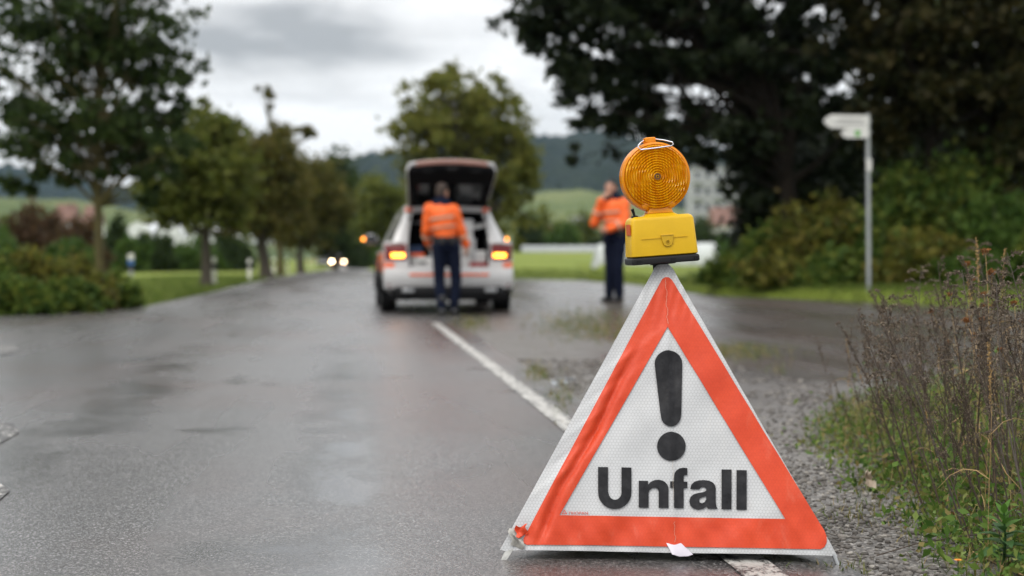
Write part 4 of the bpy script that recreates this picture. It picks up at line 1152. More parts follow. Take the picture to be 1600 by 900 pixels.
def bush(name, label, px, py_top, py_bot, wpx, Y, nleaf, size, mat, seed, group=None, depth=.7, base_z=None, cat='bush'):
    rg = np.random.default_rng(seed); k = Y / FPX
    x = P(px, 400, Y).x; z1 = P(px, py_top, Y).z; z0 = gz(Y) if base_z is None else base_z
    t = empty(name, (x, Y, z0)); tag(t, label, cat, group); loc = Vector(t.location)
    h = max(.3, z1 - z0); rx = wpx * k / 2
    st = MB(); tips = []
    for i in range(18):
        a = rg.uniform(0, 2 * math.pi); e = Vector((x + math.cos(a) * rx * rg.uniform(.1, .9), Y + math.sin(a) * rx * depth * rg.uniform(.1, .9), z0 + h * rg.uniform(.45, .95)))
        s0 = Vector((x + (e.x - x) * .35, Y + (e.y - Y) * .35, z0 - .05)); b = bez(s0, e, rg, .05, 5); st.tube(b, [.02 * (1 - .14 * q) for q in range(6)], 5, cap=False); tips.append(e)
    so = st.build('stems', BARK); so['kind'] = 'stuff'
    nc = 70; v = rg.normal(0, 1, (nc, 3)); v /= np.linalg.norm(v, axis=1)[:, None]; v[:, 2] = np.abs(v[:, 2]) * 1.0
    r = rg.uniform(.25, 1, nc) ** .5 * (1 + .12 * rg.normal(0, 1, nc))
    C = np.array([x, Y, z0 + .1 * h]) + v * r[:, None] * np.array([rx, rx * depth, h * .88])
    cn = np.maximum(4, (nleaf / nc * rg.uniform(.4, 1.6, nc))).astype(int); idx = np.repeat(np.arange(nc), cn)
    Lc = C[idx] + rg.normal(0, 1, (len(idx), 3)) * .17 * np.array([rx, rx * depth, h * .7]); Lc[:, 2] = np.maximum(Lc[:, 2], z0 + .02)
    V, F = leaves(Lc, size, rg); f = npmesh('foliage', V, F, mat); f['kind'] = 'stuff'
    for p in (so, f): p.parent = t; p.matrix_parent_inverse = Matrix.Translation(-loc)
    return t

# ---- left row beside the road
tree('roadside_tree', 'tall dark-leaved tree with mossy trunk nearest on the left', [(157, 440), (154, 370), (151, 300), (152, 220), (160, 120), (165, 0)], 27,
     [(60, 60, 120, 110), (180, 40, 120, 110), (250, 120, 70, 90), (110, 200, 130, 70), (40, 190, 70, 60), (230, 220, 85, 60), (90, 265, 75, 40), (225, 265, 55, 35), (150, -80, 170, 90), (20, 290, 35, 22), (240, 310, 25, 22)],
     620, 14500, .105, LM['dark'], .10, 11, BARKM, 'trees along the left side of the road', spread=.115, limbs=130, ) 
tree('roadside_tree', 'second tree of the left row with bare dark trunk', [(323, 446), (321, 390), (322, 320), (318, 230), (312, 190)], 38,
     [(300, 230, 75, 55), (260, 290, 45, 55), (340, 270, 70, 70), (285, 330, 55, 30), (330, 190, 40, 30), (365, 330, 45, 35)], 280, 8800, .125, LM['olive'], .15, 12, BARK, 'trees along the left side of the road', spread=.2)
tree('roadside_tree', 'leaning olive tree of the left row behind the marker posts', [(417, 425), (410, 390), (404, 330), (400, 260), (395, 215)], 52,
     [(385, 250, 60, 60), (420, 300, 60, 60), (360, 320, 50, 45), (430, 240, 40, 40), (400, 350, 60, 25)], 240, 8200, .15, LM['brown'], .24, 13, BARK, 'trees along the left side of the road', spread=.2)
tree('roadside_tree', 'thin tall tree with sparse reddish top in the left row', [(438, 420), (436, 330), (432, 250), (420, 190), (417, 145)], 60,
     [(418, 143, 18, 12), (462, 208, 30, 14), (440, 200, 26, 14), (425, 165, 10, 10), (445, 290, 40, 50), (450, 345, 40, 40)], 90, 5200, .14, LM['brown'], .14, 14, BARKM, 'trees along the left side of the road', spread=.12, limbs=90)
tree('roadside_tree', 'bushy dark olive tree further along the left row', [(470, 415), (468, 360), (470, 290)], 80,
     [(475, 300, 55, 55), (450, 340, 45, 45), (505, 330, 45, 50), (490, 270, 30, 25)], 100, 10500, .20, LM['brown'], .2, 15, BARK, 'trees along the left side of the road', spread=.32)
tree('roadside_tree', 'dense dark green tree at the far end of the left row', [(525, 412), (523, 370), (522, 310)], 110,
     [(520, 315, 38, 60), (500, 350, 35, 50), (540, 345, 26, 55)], 90, 9500, .26, LM['dark'], .22, 16, BARK, 'trees along the left side of the road', spread=.34)
# ---- behind the car
tree('broad_tree', 'broad round-crowned tree directly behind the open tailgate', [(735, 420), (732, 360), (728, 300), (722, 220), (716, 150)], 56,
     [(720, 190, 95, 75), (665, 215, 65, 55), (690, 130, 55, 36), (760, 150, 55, 40), (790, 215, 55, 55), (800, 290, 50, 55), (745, 290, 80, 65), (670, 280, 55, 45), (640, 190, 30, 25), (770, 350, 60, 40), (812, 250, 32, 36)],
     560, 15500, .15, LM['centre'], .3, 21, BARK, spread=.15, limbs=60)
tree('small_tree', 'low yellowish tree left of the car beyond the road', [(602, 408), (601, 370), (602, 310)], 95,
     [(600, 320, 34, 42), (590, 350, 28, 36), (622, 345, 26, 40)], 70, 6500, .22, LM['olive'], .18, 22, BARK, spread=.34)
# ---- right: dark overhanging trees
RB = .25
tree('overhanging_tree', 'huge dark tree reaching over the lane from the right', [(1240, 450), (1235, 330), (1215, 200), (1180, 80), (1150, -60)], 27,
     [(1000, 0, 150, 80), (880, 10, 90, 60), (900, 110, 60, 55), (1010, 105, 110, 50), (1120, 60, 140, 60), (930, 185, 35, 30), (985, 180, 70, 35), (1080, 205, 110, 42), (1190, 215, 100, 55), (1230, 60, 150, 80), (1050, -110, 260, 90), (905, 235, 14, 22), (820, 40, 45, 40), (1225, 300, 60, 45), (1260, 160, 110, 60)],
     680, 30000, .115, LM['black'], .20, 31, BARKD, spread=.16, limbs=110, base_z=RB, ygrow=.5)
tree('olive_tree', 'brownish-leaved tree filling the upper right corner', [(1470, 450), (1465, 300), (1450, 180), (1440, 60), (1430, -60)], 25.5,
     [(1400, 60, 120, 80), (1520, 40, 120, 90), (1440, 150, 110, 60), (1560, 150, 110, 70), (1360, -60, 160, 80), (1540, -80, 160, 90), (1380, 200, 50, 45), (1600, 250, 80, 60), (1680, 90, 100, 140)],
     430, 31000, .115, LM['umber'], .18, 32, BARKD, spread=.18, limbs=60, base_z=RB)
for i, (px, py, rx, ry, Y) in enumerate([(1245, 320, 65, 110, 30), (1300, 270, 120, 150, 32), (1430, 280, 130, 150, 33), (1580, 280, 140, 150, 32), (1740, 260, 150, 170, 31)]):
    tree('understorey_tree', ['dark shrubby tree at the left end of the thicket', 'dark tree filling the thicket left of the signpost', 'dark tree filling the thicket behind the signpost', 'dark tree in the thicket right of the signpost', 'dark tree in the thicket beyond the right picture edge'][i],
         [(px, 450), (px + 5, 330), (px, py - ry * .4)], Y, [(px, py, rx, ry), (px - rx * .4, py + 60, rx * .7, ry * .6), (px + rx * .4, py + 50, rx * .7, ry * .6), (px, py + 110, rx, ry * .4)],
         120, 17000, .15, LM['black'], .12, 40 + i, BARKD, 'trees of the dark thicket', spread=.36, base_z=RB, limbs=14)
for i, (px, pt, w, Y, mt) in enumerate([(1155, 402, 110, 27.2, 'hedge'), (1215, 362, 130, 26.4, 'hedge'), (1285, 320, 170, 26.0, 'yellow'), (1400, 300, 190, 25.6, 'hedge'), (1490, 255, 180, 25.2, 'hedge'), (1590, 310, 180, 24.4, 'green'), (1225, 405, 120, 25.4, 'yellow'), (1450, 370, 170, 24.0, 'yellow'), (1335, 385, 130, 24.7, 'hedge'), (1530, 395, 160, 23.4, 'green'), (1690, 330, 180, 23.0, 'hedge')]):
    bush('hedge_bush', ['low green bush at the left tip of the hedge', 'mid-height green bush left in the hedge', 'yellowish bush between hedge and signpost', 'tall green bush right behind the signpost', 'tallest light-leaved bush right of the signpost', 'green bush at the right edge of the picture', 'low yellowish bush in front at the left of the hedge', 'low yellowish bush in front right of the signpost', 'low bush in front of the signpost foot', 'low bright bush in front at the right of the hedge', 'bush at the hedge end beyond the right edge'][i],
         px, pt, 470, w, Y, 5200, .10, LM[mt], 60 + i, 'bushes of the hedge at the right', base_z=RB + .05)
# ---- left: bramble bush beside the road, far shrubs
for i, (px, pt, w, Y, mt) in enumerate([(-40, 400, 150, 20.6, 'hedge'), (50, 408, 150, 20.9, 'yellow'), (120, 415, 120, 21.4, 'yellow'), (175, 432, 80, 22.2, 'hedge'), (15, 440, 110, 19.7, 'hedge'), (100, 446, 100, 20.4, 'hedge')]):
    bush('bramble_bush', ['tall bramble bush cut by the left picture edge', 'yellowish bramble bush with pale shoots at the left', 'bramble bush at the foot of the mossy tree', 'low bramble at the right end of the thicket by the road', 'low dark bramble in front at the left edge', 'low dark bramble in front of the mossy tree'][i],
         px, pt, 490, w, Y, 4200, .075, LM[mt], 80 + i, 'brambles on the left verge', depth=.6)
for i, (px, py, rx, ry, Y, mt) in enumerate([(38, 378, 45, 45, 85, 'rust'), (75, 372, 30, 40, 88, 'rust'), (130, 388, 34, 34, 80, 'rust'), (182, 385, 18, 38, 90, 'dark'), (240, 395, 30, 26, 90, 'dark'), (300, 398, 40, 20, 95, 'green'), (-20, 390, 40, 40, 80, 'green'), (205, 400, 26, 20, 84, 'green'), (360, 392, 34, 26, 100, 'dark'), (110, 402, 30, 24, 70, 'green'), (560, 385, 18, 30, 150, 'dark')]):
    bush('field_shrub', ['large rust-brown shrub at the far left', 'rust-brown shrub behind the mossy trunk at left', 'lower rust-brown shrub left of the mossy trunk', 'narrow dark shrub right of the mossy trunk', 'round dark shrub before the white greenhouse', 'wide green shrub below the white greenhouse', 'green shrub beyond the left picture edge', 'low green shrub behind the blue-banded post', 'dark shrub between the second and third row trees', 'green shrub behind the brambles at left', 'dark shrub at the far bend of the road'][i],
         px, py - ry, 420, rx * 2, Y, 3600, .24, LM[mt], 100 + i, 'shrubs across the left field')
for i, (px, pt, w, Y, mt) in enumerate([(850, 345, 60, 170, 'olive'), (905, 348, 70, 180, 'olive'), (880, 358, 50, 165, 'green'), (828, 345, 40, 165, 'dark'), (1000, 350, 90, 160, 'green'), (1095, 356, 60, 150, 'dark'), (945, 365, 60, 170, 'dark'), (1150, 372, 60, 140, 'green'), (640, 360, 60, 160, 'dark'), (575, 370, 50, 190, 'green')]):
    bush('field_tree', ['grey-green round tree beyond the meadow right of the car', 'round green tree beyond the meadow left of the officer', 'low dark tree at the meadow edge right of the car', 'dark tree close beside the car roof on the right', 'wide green tree beyond the meadow behind the lamp', 'dark tree before the apartment block', 'low dark tree beside the officer in the distance', 'green tree below the apartment block', 'dark tree in the distance left of the car', 'green tree in the distance over the road end'][i],
         px, pt, 400, w, Y, 3000, .42, LM[mt], 130 + i, 'trees beyond the right meadow', cat='tree')

# ================================================================== POSTS, SIGNPOST, FAR THINGS
WHT = M('white_post_plastic', (.62, .61, .57), .5, .08)
BLKP = M('black_post_band', (.012, .012, .012), .5)
BLUE = M('blue_band', (.02, .10, .32), .4)
REDP = M('red_post_band', (.45, .03, .03), .5)
GLS = M('white_reflector', (.75, .75, .72), .2)
def marker_post(px, py, top, kind, label, group=None):
    g = G(px, py); H = P(px, top, g.y).z - g.z; t = empty('marker_post', g); tag(t, label, 'marker post', group)
    w = .065 if kind != 'blue' else .075
    prof = [(-w, -.03), (w, -.03), (w * .75, .03), (-w * .75, .03)]
    Mx = Matrix.Identity(4)
    if kind == 'blue':
        MB().prism(prof, Matrix.Translation((0, 0, -.05)), H * .52).build('shaft', STEEL, t)
        MB().prism([(a * 1.3, b * 1.3) for a, b in prof], Matrix.Translation((0, 0, H * .40)), H * .2).build('black_band', BLKP, t)
        MB().prism([(a * 1.3, b * 1.3) for a, b in prof], Matrix.Translation((0, 0, H * .601)), H * .18).build('blue_band', BLUE, t)
        MB().prism([(a * 1.35, b * 1.35) for a, b in prof], Matrix.Translation((0, 0, H * .782)), H * .218).build('white_cap', WHT, t, bevel=.02)
        return t
    MB().prism(prof, Matrix.Translation((0, 0, -.05)), H * .58 + .05).build('shaft', WHT, t, bevel=.01)
    MB().prism([(a * 1.01, b * 1.01) for a, b in prof], Matrix.Translation((0, 0, H * .581)), H * .20).build('band', BLKP if kind == 'black' else REDP, t)
    cp = MB().prism(prof, Matrix.Translation((0, 0, H * .782)), H * .218).build('cap', WHT, t, bevel=.015)
    MB().box((0, -.034, H * .90), (.06, .006, .11)).build('reflector', GLS, cp)
    return t
marker_post(205, 440, 397, 'blue', 'post with white cap over a blue band beside the brambles')
marker_post(335, 446, 402, 'black', 'nearest white marker post on the left, by the second tree', 'marker posts on the left verge')
for i, (px, py, tp, kd) in enumerate([(390, 437, 405, 'black'), (428, 430, 403, 'black'), (449, 425.5, 402, 'black'), (464, 422.5, 401, 'black')]):
    marker_post(px, py, tp, kd, ['second white marker post along the left verge', 'third white marker post along the left verge', 'fourth white marker post along the left verge', 'fifth white marker post along the left verge'][i], 'marker posts on the left verge')
for i, (px, py, tp) in enumerate([(473, 420.5, 401.5), (483, 419, 402), (491, 418, 402), (498, 417, 402.5)]):
    marker_post(px, py, tp, 'red', ['first red-banded white post far along the left verge', 'second red-banded white post far along the left verge', 'third red-banded white post far along the left verge', 'last red-banded white post far along the left verge'][i], 'red-banded posts far down the road')
marker_post(566, 417, 398, 'black', 'white marker post far ahead on the right verge, left of the car')

# ---- hiking signpost at the right
def build_signpost():
    Y = 23.0; top = P(1356, 178, Y); bx = P(1358, 400, Y).x; t = empty('signpost', (bx, Y, .2)); tag(t, 'grey signpost with two pale arrow boards pointing left before the dark trees', 'signpost')
    H = top.z - .2; dx = top.x - bx
    MB().tube([(0, 0, -.1), (dx * .5, 0, H * .5), (dx, 0, H)], .032, 12).build('pole', M('grey_galvanised_pole', (.36, .38, .39), .45, metallic=.3), t)
    PW = M('pale_board', (.60, .60, .58), .5, .06); k = Y / FPX
    def board(nm, x0, y0, y1, slope, th=.02):
        L = (1354 - x0) * k; zc = P(1356, (y0 + y1) / 2, Y).z - .2; h = (y1 - y0) * k / 2
        Mx = Matrix.Translation((dx, -.045, zc)) @ Matrix.Rotation(R(90), 4, 'X') @ Matrix.Rotation(slope, 4, 'Z')
        poly = [(0, -h), (0, h), (-L + h * 1.1, h), (-L + .25 * h, h * .45), (-L, 0), (-L + .25 * h, -h * .45), (-L + h * 1.1, -h)]
        return MB().prism(poly, Mx, th).build(nm, PW, t, smooth=False), Mx, L, h
    b, Mx, L, h = board('arrow_board', 1284, 181, 202, R(-1.5))
    INK = M('dark_grey_print', (.16, .16, .16), .6)
    for q, (u0, u1, v) in enumerate(((.30, .86, .28), (.24, .92, -.28))):   # two lines of small lettering, unreadable at this distance
        MB().box((-L * (1 - (u0 + u1) / 2), v * h, .0215), (L * (u1 - u0), h * .16, .002), Mx).build('text_line', INK, b)
    b, Mx, L, h = board('arrow_board', 1311, 201.5, 216, R(0))
    MB().box((-L * .40, 0, .0215), (.085, h * 1.25, .002), Mx).build('green_symbol', M('green_symbol', (.10, .32, .06), .5), b)
    for z, hh in ((P(1356, 258, Y).z - .2, .20),):
        MB().box((dx * .6, -.036, z), (.085, .012, hh)).build('route_plate', PW, t, bevel=.005)
    for z in (P(1356, 190, Y).z - .2, P(1356, 208, Y).z - .2):
        MB().tube([(dx - .05, 0, z), (dx + .05, 0, z)], .02, 8).build('clamp', STEEL, t)
build_signpost()

# ---- heap under a pale tarpaulin in the meadow
def build_heap():
    Y = 50; a = P(924, 432, Y); b = P(1128, 432, Y); g = gz(Y); cx = (a.x + b.x) / 2; L = (b.x - a.x) / 2; H = P(1000, 381, Y).z - g
    t = empty('tarpaulin_heap', (cx, Y, g)); tag(t, 'low pale tarpaulin-covered heap in the meadow behind the officer', 'heap')
    TP = M('pale_tarpaulin', (.42, .45, .43), .45, .1, 2, bump=.3, bscale=5)
    rg = np.random.default_rng(2)
    def f(u, v):
        x = -L + 2 * L * u; e = min(1, (1 - abs(2 * u - 1)) * 9) ** .5; an = math.pi * v
        return (x, -1.1 * math.cos(an) * (.75 + .25 * e), H * (math.sin(an) ** .45) * (.35 + .65 * e) * (1 + .03 * math.sin(14 * u + 4 * v)))
    MB().grid(f, 40, 20).build('tarpaulin', TP, t)
    for i in range(6):
        x = -L * .82 + L * 1.64 * i / 5; MB().tube([(x, -1.15 * math.cos(math.pi * v), H * (math.sin(math.pi * v) ** .45) * 1.03 + .02) for v in np.linspace(.02, .98, 14)], .02, 6).build('strap', M('grey_strap', (.3, .32, .31), .7), t)
build_heap()

# ---- oncoming vehicles
def oncoming(px, Y, label, body, W, H, lit, top_mat, kind):
    x = P(px, 400, Y).x; t = empty(kind, (x, Y, gz(Y)), math.atan(.115)); tag(t, label, 'vehicle', 'vehicles far down the road')
    lo = MB(); lo.grid(lambda a, b: (-W / 2 * (1 - .06 * math.sin(math.pi * b)) + a * W * (1 - .06 * math.sin(math.pi * b) * 0), -.05 * math.sin(math.pi * b), .35 + (H * .50 - .35) * b), 8, 6); lo.build('front_panel', body, t)
    MB().box((0, 2.0, H * .30), (W, 3.9, H * .36)).build('lower_body', body, t, bevel=.08)
    MB().box((0, 2.4, H * .74), (W * .94, 3.2, H * .50)).build('cabin', top_mat, t, bevel=.12)
    MB().grid(lambda a, b: (-W * .42 + W * .84 * a, .42 + .36 * b, H * .50 + H * .30 * b), 4, 3).build('windscreen', CG, t)
    MB().box((0, -.02, .40), (W * .98, .12, .22)).build('bumper', CK, t, bevel=.03)
    MB().box((0, -.06, H * .36), (W * .5, .04, .14)).build('grille', CK, t)
    for s in (-1, 1):
        MB().ell((s * W * .36, -.06, .74), (.13, .05, .10)).build('headlight', lit, t)
        MB().box((s * (W / 2 + .12), .5, H * .62), (.18, .1, .22)).build('mirror', CK, t, bevel=.03)
        for y in (.75, 3.2): MB().lathe([(.2, -.1), (.33, -.09), (.34, 0), (.33, .09), (.2, .1)], 20, Matrix.Translation((s * (W / 2 - .1), y, .34)) @ Matrix.Rotation(R(90), 4, 'Y')).build('wheel', RUB, t)
HL = M('lit_headlight', (.9, .85, .7), .3, emit=(1.0, .80, .50), estr=40)
HL2 = M('lit_dim_headlight', (.8, .8, .9), .3, emit=(.8, .85, 1.0), estr=6)
oncoming(528, 165, 'orange-red van with headlights on, far down the road', M('orange_red_paint', (.42, .10, .05), .35, coat=.4), 1.95, 2.5, HL, M('faded_red_paint', (.30, .13, .11), .4), 'oncoming_van')
oncoming(552, 178, 'small dark car close behind the orange-red van in the distance', M('dark_grey_paint', (.06, .06, .07), .35, coat=.4), 1.75, 1.5, HL2, M('dark_roof_paint', (.05, .05, .06), .3), 'oncoming_car')
oncoming(507, 172, 'small pale car standing left of the orange-red van in the distance', M('pale_silver_paint', (.5, .5, .5), .35, coat=.4), 1.75, 1.4, CG, M('silver_roof_paint', (.4, .4, .4), .3), 'pale_car')

# ---- buildings
WALL = M('white_render', (.62, .61, .59), .85); GREYW = M('grey_render', (.36, .37, .39), .85); ROOFR = M('red_roof_tiles', (.16, .085, .065), .85, .25, 2); ROOFG = M('grey_roof', (.22, .22, .23), .8)
PANE = M('far_window_pane', (.05, .06, .07), .15); FRAME = M('window_frame', (.5, .5, .5), .6)
def building(name, label, x0, x1, ytop, Y, storeys, cols, wall, roof, pitched, depth=12, group=None):
    a = P(x0, 400, Y).x; b = P(x1, 400, Y).x; g = gz(Y) - .3; z1 = P(x0, ytop, Y).z; H = z1 - g; W = b - a
    t = empty(name, ((a + b) / 2, Y, g)); tag(t, label, 'building', group)
    hw = H if not pitched else H * .68
    wo = MB().box((0, depth / 2, hw / 2), (W, depth, hw)).build('wall', wall, t, smooth=False)
    if pitched:
        e = W * .07; V = [(-W / 2 - e, -e, hw), (W / 2 + e, -e, hw), (W / 2 + e, depth + e, hw), (-W / 2 - e, depth + e, hw), (-W / 2 - e, depth / 2, H), (W / 2 + e, depth / 2, H)]
        ro = MB().add(V, [(0, 1, 5, 4), (2, 3, 4, 5), (0, 4, 3), (1, 2, 5), (3, 2, 1, 0)]).build('roof', roof, t, smooth=False)
        MB().box((W * .22, depth * .4, H * .95), (.6, .6, H * .16)).build('chimney', roof, ro)
    else:
        ro = MB().box((0, depth / 2, hw + .2), (W + .5, depth + .5, .4)).build('roof', roof, t, smooth=False)
        MB().box((-W * .2, depth * .5, hw + 1.0), (2.2, 2.2, 1.2)).build('lift_housing', wall, ro, smooth=False)
    sh = hw / storeys; cw = W / cols
    for r in range(storeys):
        for c in range(cols):
            x = -W / 2 + cw * (c + .5); z = sh * (r + .55)
            w = MB().box((x, -.03, z), (cw * .56, .06, sh * .52)).build('window', FRAME, t, smooth=False)
            MB().box((x, -.065, z), (cw * .48, .02, sh * .44)).build('pane', PANE, w, smooth=False)
            if not pitched and c % 2 == 0: MB().box((x, -.6, z - sh * .36), (cw * .9, 1.1, sh * .28)).build('balcony', wall, t, smooth=False)
building('apartment_block', 'tall grey apartment block seen under the dark tree branches', 1082, 1160, 262, 290, 6, 5, GREYW, ROOFG, False)
building('house', 'white house with pale gable right below the apartment block', 1120, 1162, 322, 230, 2, 3, WALL, ROOFR, True, group='houses of the far village')
building('house', 'reddish-roofed house at the right of the apartment block', 1150, 1200, 305, 330, 3, 3, WALL, ROOFR, True, group='houses of the far village')
building('house', 'tiny white house on the slope left of the officer', 893, 914, 338, 420, 2, 2, WALL, ROOFG, True, group='houses of the far village')
building('house', 'small white house low behind the meadow right of the car', 832, 862, 352, 380, 2, 2, WALL, ROOFR, True, group='houses of the far village')
building('house', 'white house far behind the officer near his elbow', 1000, 1040, 340, 360, 2, 3, WALL, ROOFG, True, group='houses of the far village')
building('farm_house', 'pinkish farm house on the slope left of the mossy trunk', 84, 112, 318, 420, 2, 3, M('pink_render', (.40, .34, .29), .85), ROOFR, True, 10, 'farm houses on the left slope')
building('farm_house', 'red-roofed farm house on the slope right of the mossy trunk', 128, 150, 320, 440, 2, 3, WALL, ROOFR, True, 10, 'farm houses on the left slope')
building('farm_house', 'white barn below the farm houses at the left', 76, 98, 346, 300, 2, 2, WALL, ROOFG, True, 10, 'farm houses on the left slope')
# white-roofed greenhouse seen between the left trees
def greenhouse():
    Y = 140; a = P(192, 400, Y).x; b = P(386, 400, Y).x; g = gz(Y) - .2; W = b - a; n = 4; H = P(300, 346, Y).z - g
    t = empty('greenhouse', ((a + b) / 2, Y, g)); tag(t, 'long white greenhouse glimpsed between the left row trunks', 'greenhouse')
    FO = M('white_greenhouse_film', (.66, .68, .70), .3, .08, .8)
    for i in range(n):
        x = -W / 2 + W / n * (i + .5); w = W / n * .98
        def f(u, v): an = math.pi * u; return (x - w / 2 * math.cos(an), 26 * v, H * .55 + H * .45 * math.sin(an))
        MB().grid(f, 14, 8).build('vault', FO, t)
        MB().box((x, .05, H * .27), (w, .1, H * .55)).build('end_wall', FO, t, smooth=False)
        V = [(x - w / 2 * math.cos(math.pi * u / 14), .04, H * .55 + H * .45 * math.sin(math.pi * u / 14)) for u in range(15)]
        MB().add(V, [tuple(range(15))]).build('gable_film', FO, t, smooth=False)
        for k in range(3): MB().box((x - w / 2 + w * (k + .5) / 3, -.02, H * .40), (.07, .07, H * .8)).build('mullion', STEEL, t)
greenhouse()
def tunnel():
    Y = 158; a = P(815, 400, Y).x; b = P(935, 400, Y).x; g = meadow_z((a + b) / 2, Y) - .1; t = empty('film_tunnel', ((a + b) / 2, Y, g)); tag(t, 'long low pale film tunnel at the far meadow edge', 'film tunnel'); W = b - a; H = P(850, 384, Y).z - g
    FO = M('pale_film', (.27, .29, .29), .35, .08, .8)
    MB().grid(lambda u, v: (-W / 2 + W * u, -1.2 * math.cos(math.pi * v), H * math.sin(math.pi * v) ** .7 * (1 + .02 * math.sin(60 * u))), 60, 12).build('film', FO, t)
    for i in range(10): MB().tube([(-W / 2 + W * (i + .5) / 10, -1.22 * math.cos(math.pi * v), 1.02 * H * math.sin(math.pi * v) ** .7) for v in np.linspace(0, 1, 12)], .03, 5).build('hoop', STEEL, t)
tunnel()

# ================================================================== HAZE
def build_haze():
    m = bpy.data.materials.new('haze_air'); m.use_nodes = True; nt = m.node_tree; nt.nodes.clear()
    o = nt.nodes.new('ShaderNodeOutputMaterial'); v = nt.nodes.new('ShaderNodeVolumePrincipled'); v.inputs['Color'].default_value = (.52, .76, 1, 1); v.inputs['Density'].default_value = HAZE; v.inputs['Anisotropy'].default_value = .2
    nt.links.new(v.outputs[0], o.inputs['Volume'])
    b = MB().box((0, 1300, 155), (7000, 4000, 338)).build('haze', m, smooth=False); tag(b, 'thin haze in the air over the valley', kind='stuff')
HAZE = .000065
build_haze()

# ================================================================== GRAVEL, GRASS, WEEDS
def ico():
    t = (1 + 5 ** .5) / 2
    V = np.array([(-1, t, 0), (1, t, 0), (-1, -t, 0), (1, -t, 0), (0, -1, t), (0, 1, t), (0, -1, -t), (0, 1, -t), (t, 0, -1), (t, 0, 1), (-t, 0, -1), (-t, 0, 1)]) / math.sqrt(1 + t * t)
    F = np.array([(0, 11, 5), (0, 5, 1), (0, 1, 7), (0, 7, 10), (0, 10, 11), (1, 5, 9), (5, 11, 4), (11, 10, 2), (10, 7, 6), (7, 1, 8), (3, 9, 4), (3, 4, 2), (3, 2, 6), (3, 6, 8), (3, 8, 9), (4, 9, 5), (2, 4, 11), (6, 2, 10), (8, 6, 7), (9, 8, 1)])
    return V, F
def stone_mat():
    n = NT('gravel_stones'); g = n.n('ShaderNodeNewGeometry')
    c = n.ramp(g.outputs['Random Per Island'], [(0, (.045, .040, .035)), (.3, (.10, .092, .084)), (.6, (.125, .115, .104)), (.85, (.18, .166, .15)), (1, (.32, .30, .27))])
    n.set(Base_Color=c, Roughness=.75, Normal=n.bump(n.noise(n.pos(), 300, 3), .3, .002)); n.b.inputs['Specular IOR Level'].default_value = .25; return n.m
def build_gravel():
    rg = np.random.default_rng(77); V0, F0 = ico(); N = 12500
    y = 2.9 + 8.5 * rg.uniform(0, 1, N * 3) ** 1.7
    x = line_x(y) + .30 + rg.uniform(0, 1, N * 3) ** 1.25 * np.interp(y, [2.9, 4, 6, 8, 11.4], [.75, .95, 1.35, 1.7, 1.6])
    clump = np.sin(x * 5.3 + y * 2.1) * np.sin(y * 3.7 - x * 2.2) + .6 * np.sin(x * 13 + 1) * np.sin(y * 9)
    keep = (clump + rg.uniform(-.9, .9, len(x)) > -.25) & (x < 3.2); x, y = x[keep][:N], y[keep][:N]
    z = np.maximum(-.014, bank_h(x, y)); n = len(x)
    s = (.0035 + .0065 * rg.uniform(0, 1, n) ** 2.2) * (1 + .05 * (y - 3)); s[:60] *= 1.9
    sc = np.stack([s * rg.uniform(.8, 1.5, n), s * rg.uniform(.8, 1.5, n), s * rg.uniform(.45, .9, n)], 1)
    a = rg.uniform(0, 6.28, n); jit = 1 + rg.normal(0, .16, (n, 12, 1))
    P_ = V0[None] * jit * sc[:, None]
    ca, sa = np.cos(a)[:, None], np.sin(a)[:, None]
    X = P_[..., 0] * ca - P_[..., 1] * sa; Yy = P_[..., 0] * sa + P_[..., 1] * ca
    V = np.stack([X + x[:, None], Yy + y[:, None], P_[..., 2] + z[:, None] + s[:, None] * .25], 2).reshape(-1, 3)
    F = (F0[None] + (np.arange(n) * 12)[:, None, None]).reshape(-1, 3)
    o = npmesh('gravel', V, F, stone_mat()); tag(o, 'loose grey gravel along the road edge at the right', kind='stuff')
build_gravel()

def blades(x, y, z, h, w, rg, lean=.5):
    """bent grass blades, three segments each tapering to a point"""
    n = len(x); a = rg.uniform(0, 6.28, n); b = rg.uniform(.1, 1, n) * lean; d = np.stack([np.cos(a), np.sin(a)], 1); s = np.stack([-np.sin(a), np.cos(a)], 1)
    V = np.zeros((n, 7, 3))
    for i, t in enumerate((0, .4, .75)):
        c = np.stack([x, y], 1) + d * (h * b * t ** 1.8)[:, None]; zz = z + h * (t - .25 * b * t * t); ww = (w * (1 - .55 * t))[:, None]
        V[:, 2 * i, :2] = c - s * ww; V[:, 2 * i + 1, :2] = c + s * ww; V[:, 2 * i, 2] = zz; V[:, 2 * i + 1, 2] = zz
    V[:, 6, :2] = np.stack([x, y], 1) + d * (h * b)[:, None]; V[:, 6, 2] = z + h * (1 - .25 * b)
    F = np.array([(0, 1, 3), (0, 3, 2), (2, 3, 5), (2, 5, 4), (4, 5, 6)])
    return V.reshape(-1, 3), (F[None] + (np.arange(n) * 7)[:, None, None]).reshape(-1, 3)
GR1 = leafmat('verge_grass', [(.05, .085, .015), (.085, .13, .022), (.12, .17, .03), (.14, .14, .05)], .6, .3)
GR2 = leafmat('rough_grass', [(.06, .10, .02), (.10, .14, .03), (.19, .17, .06), (.30, .22, .10)], .6, .3)
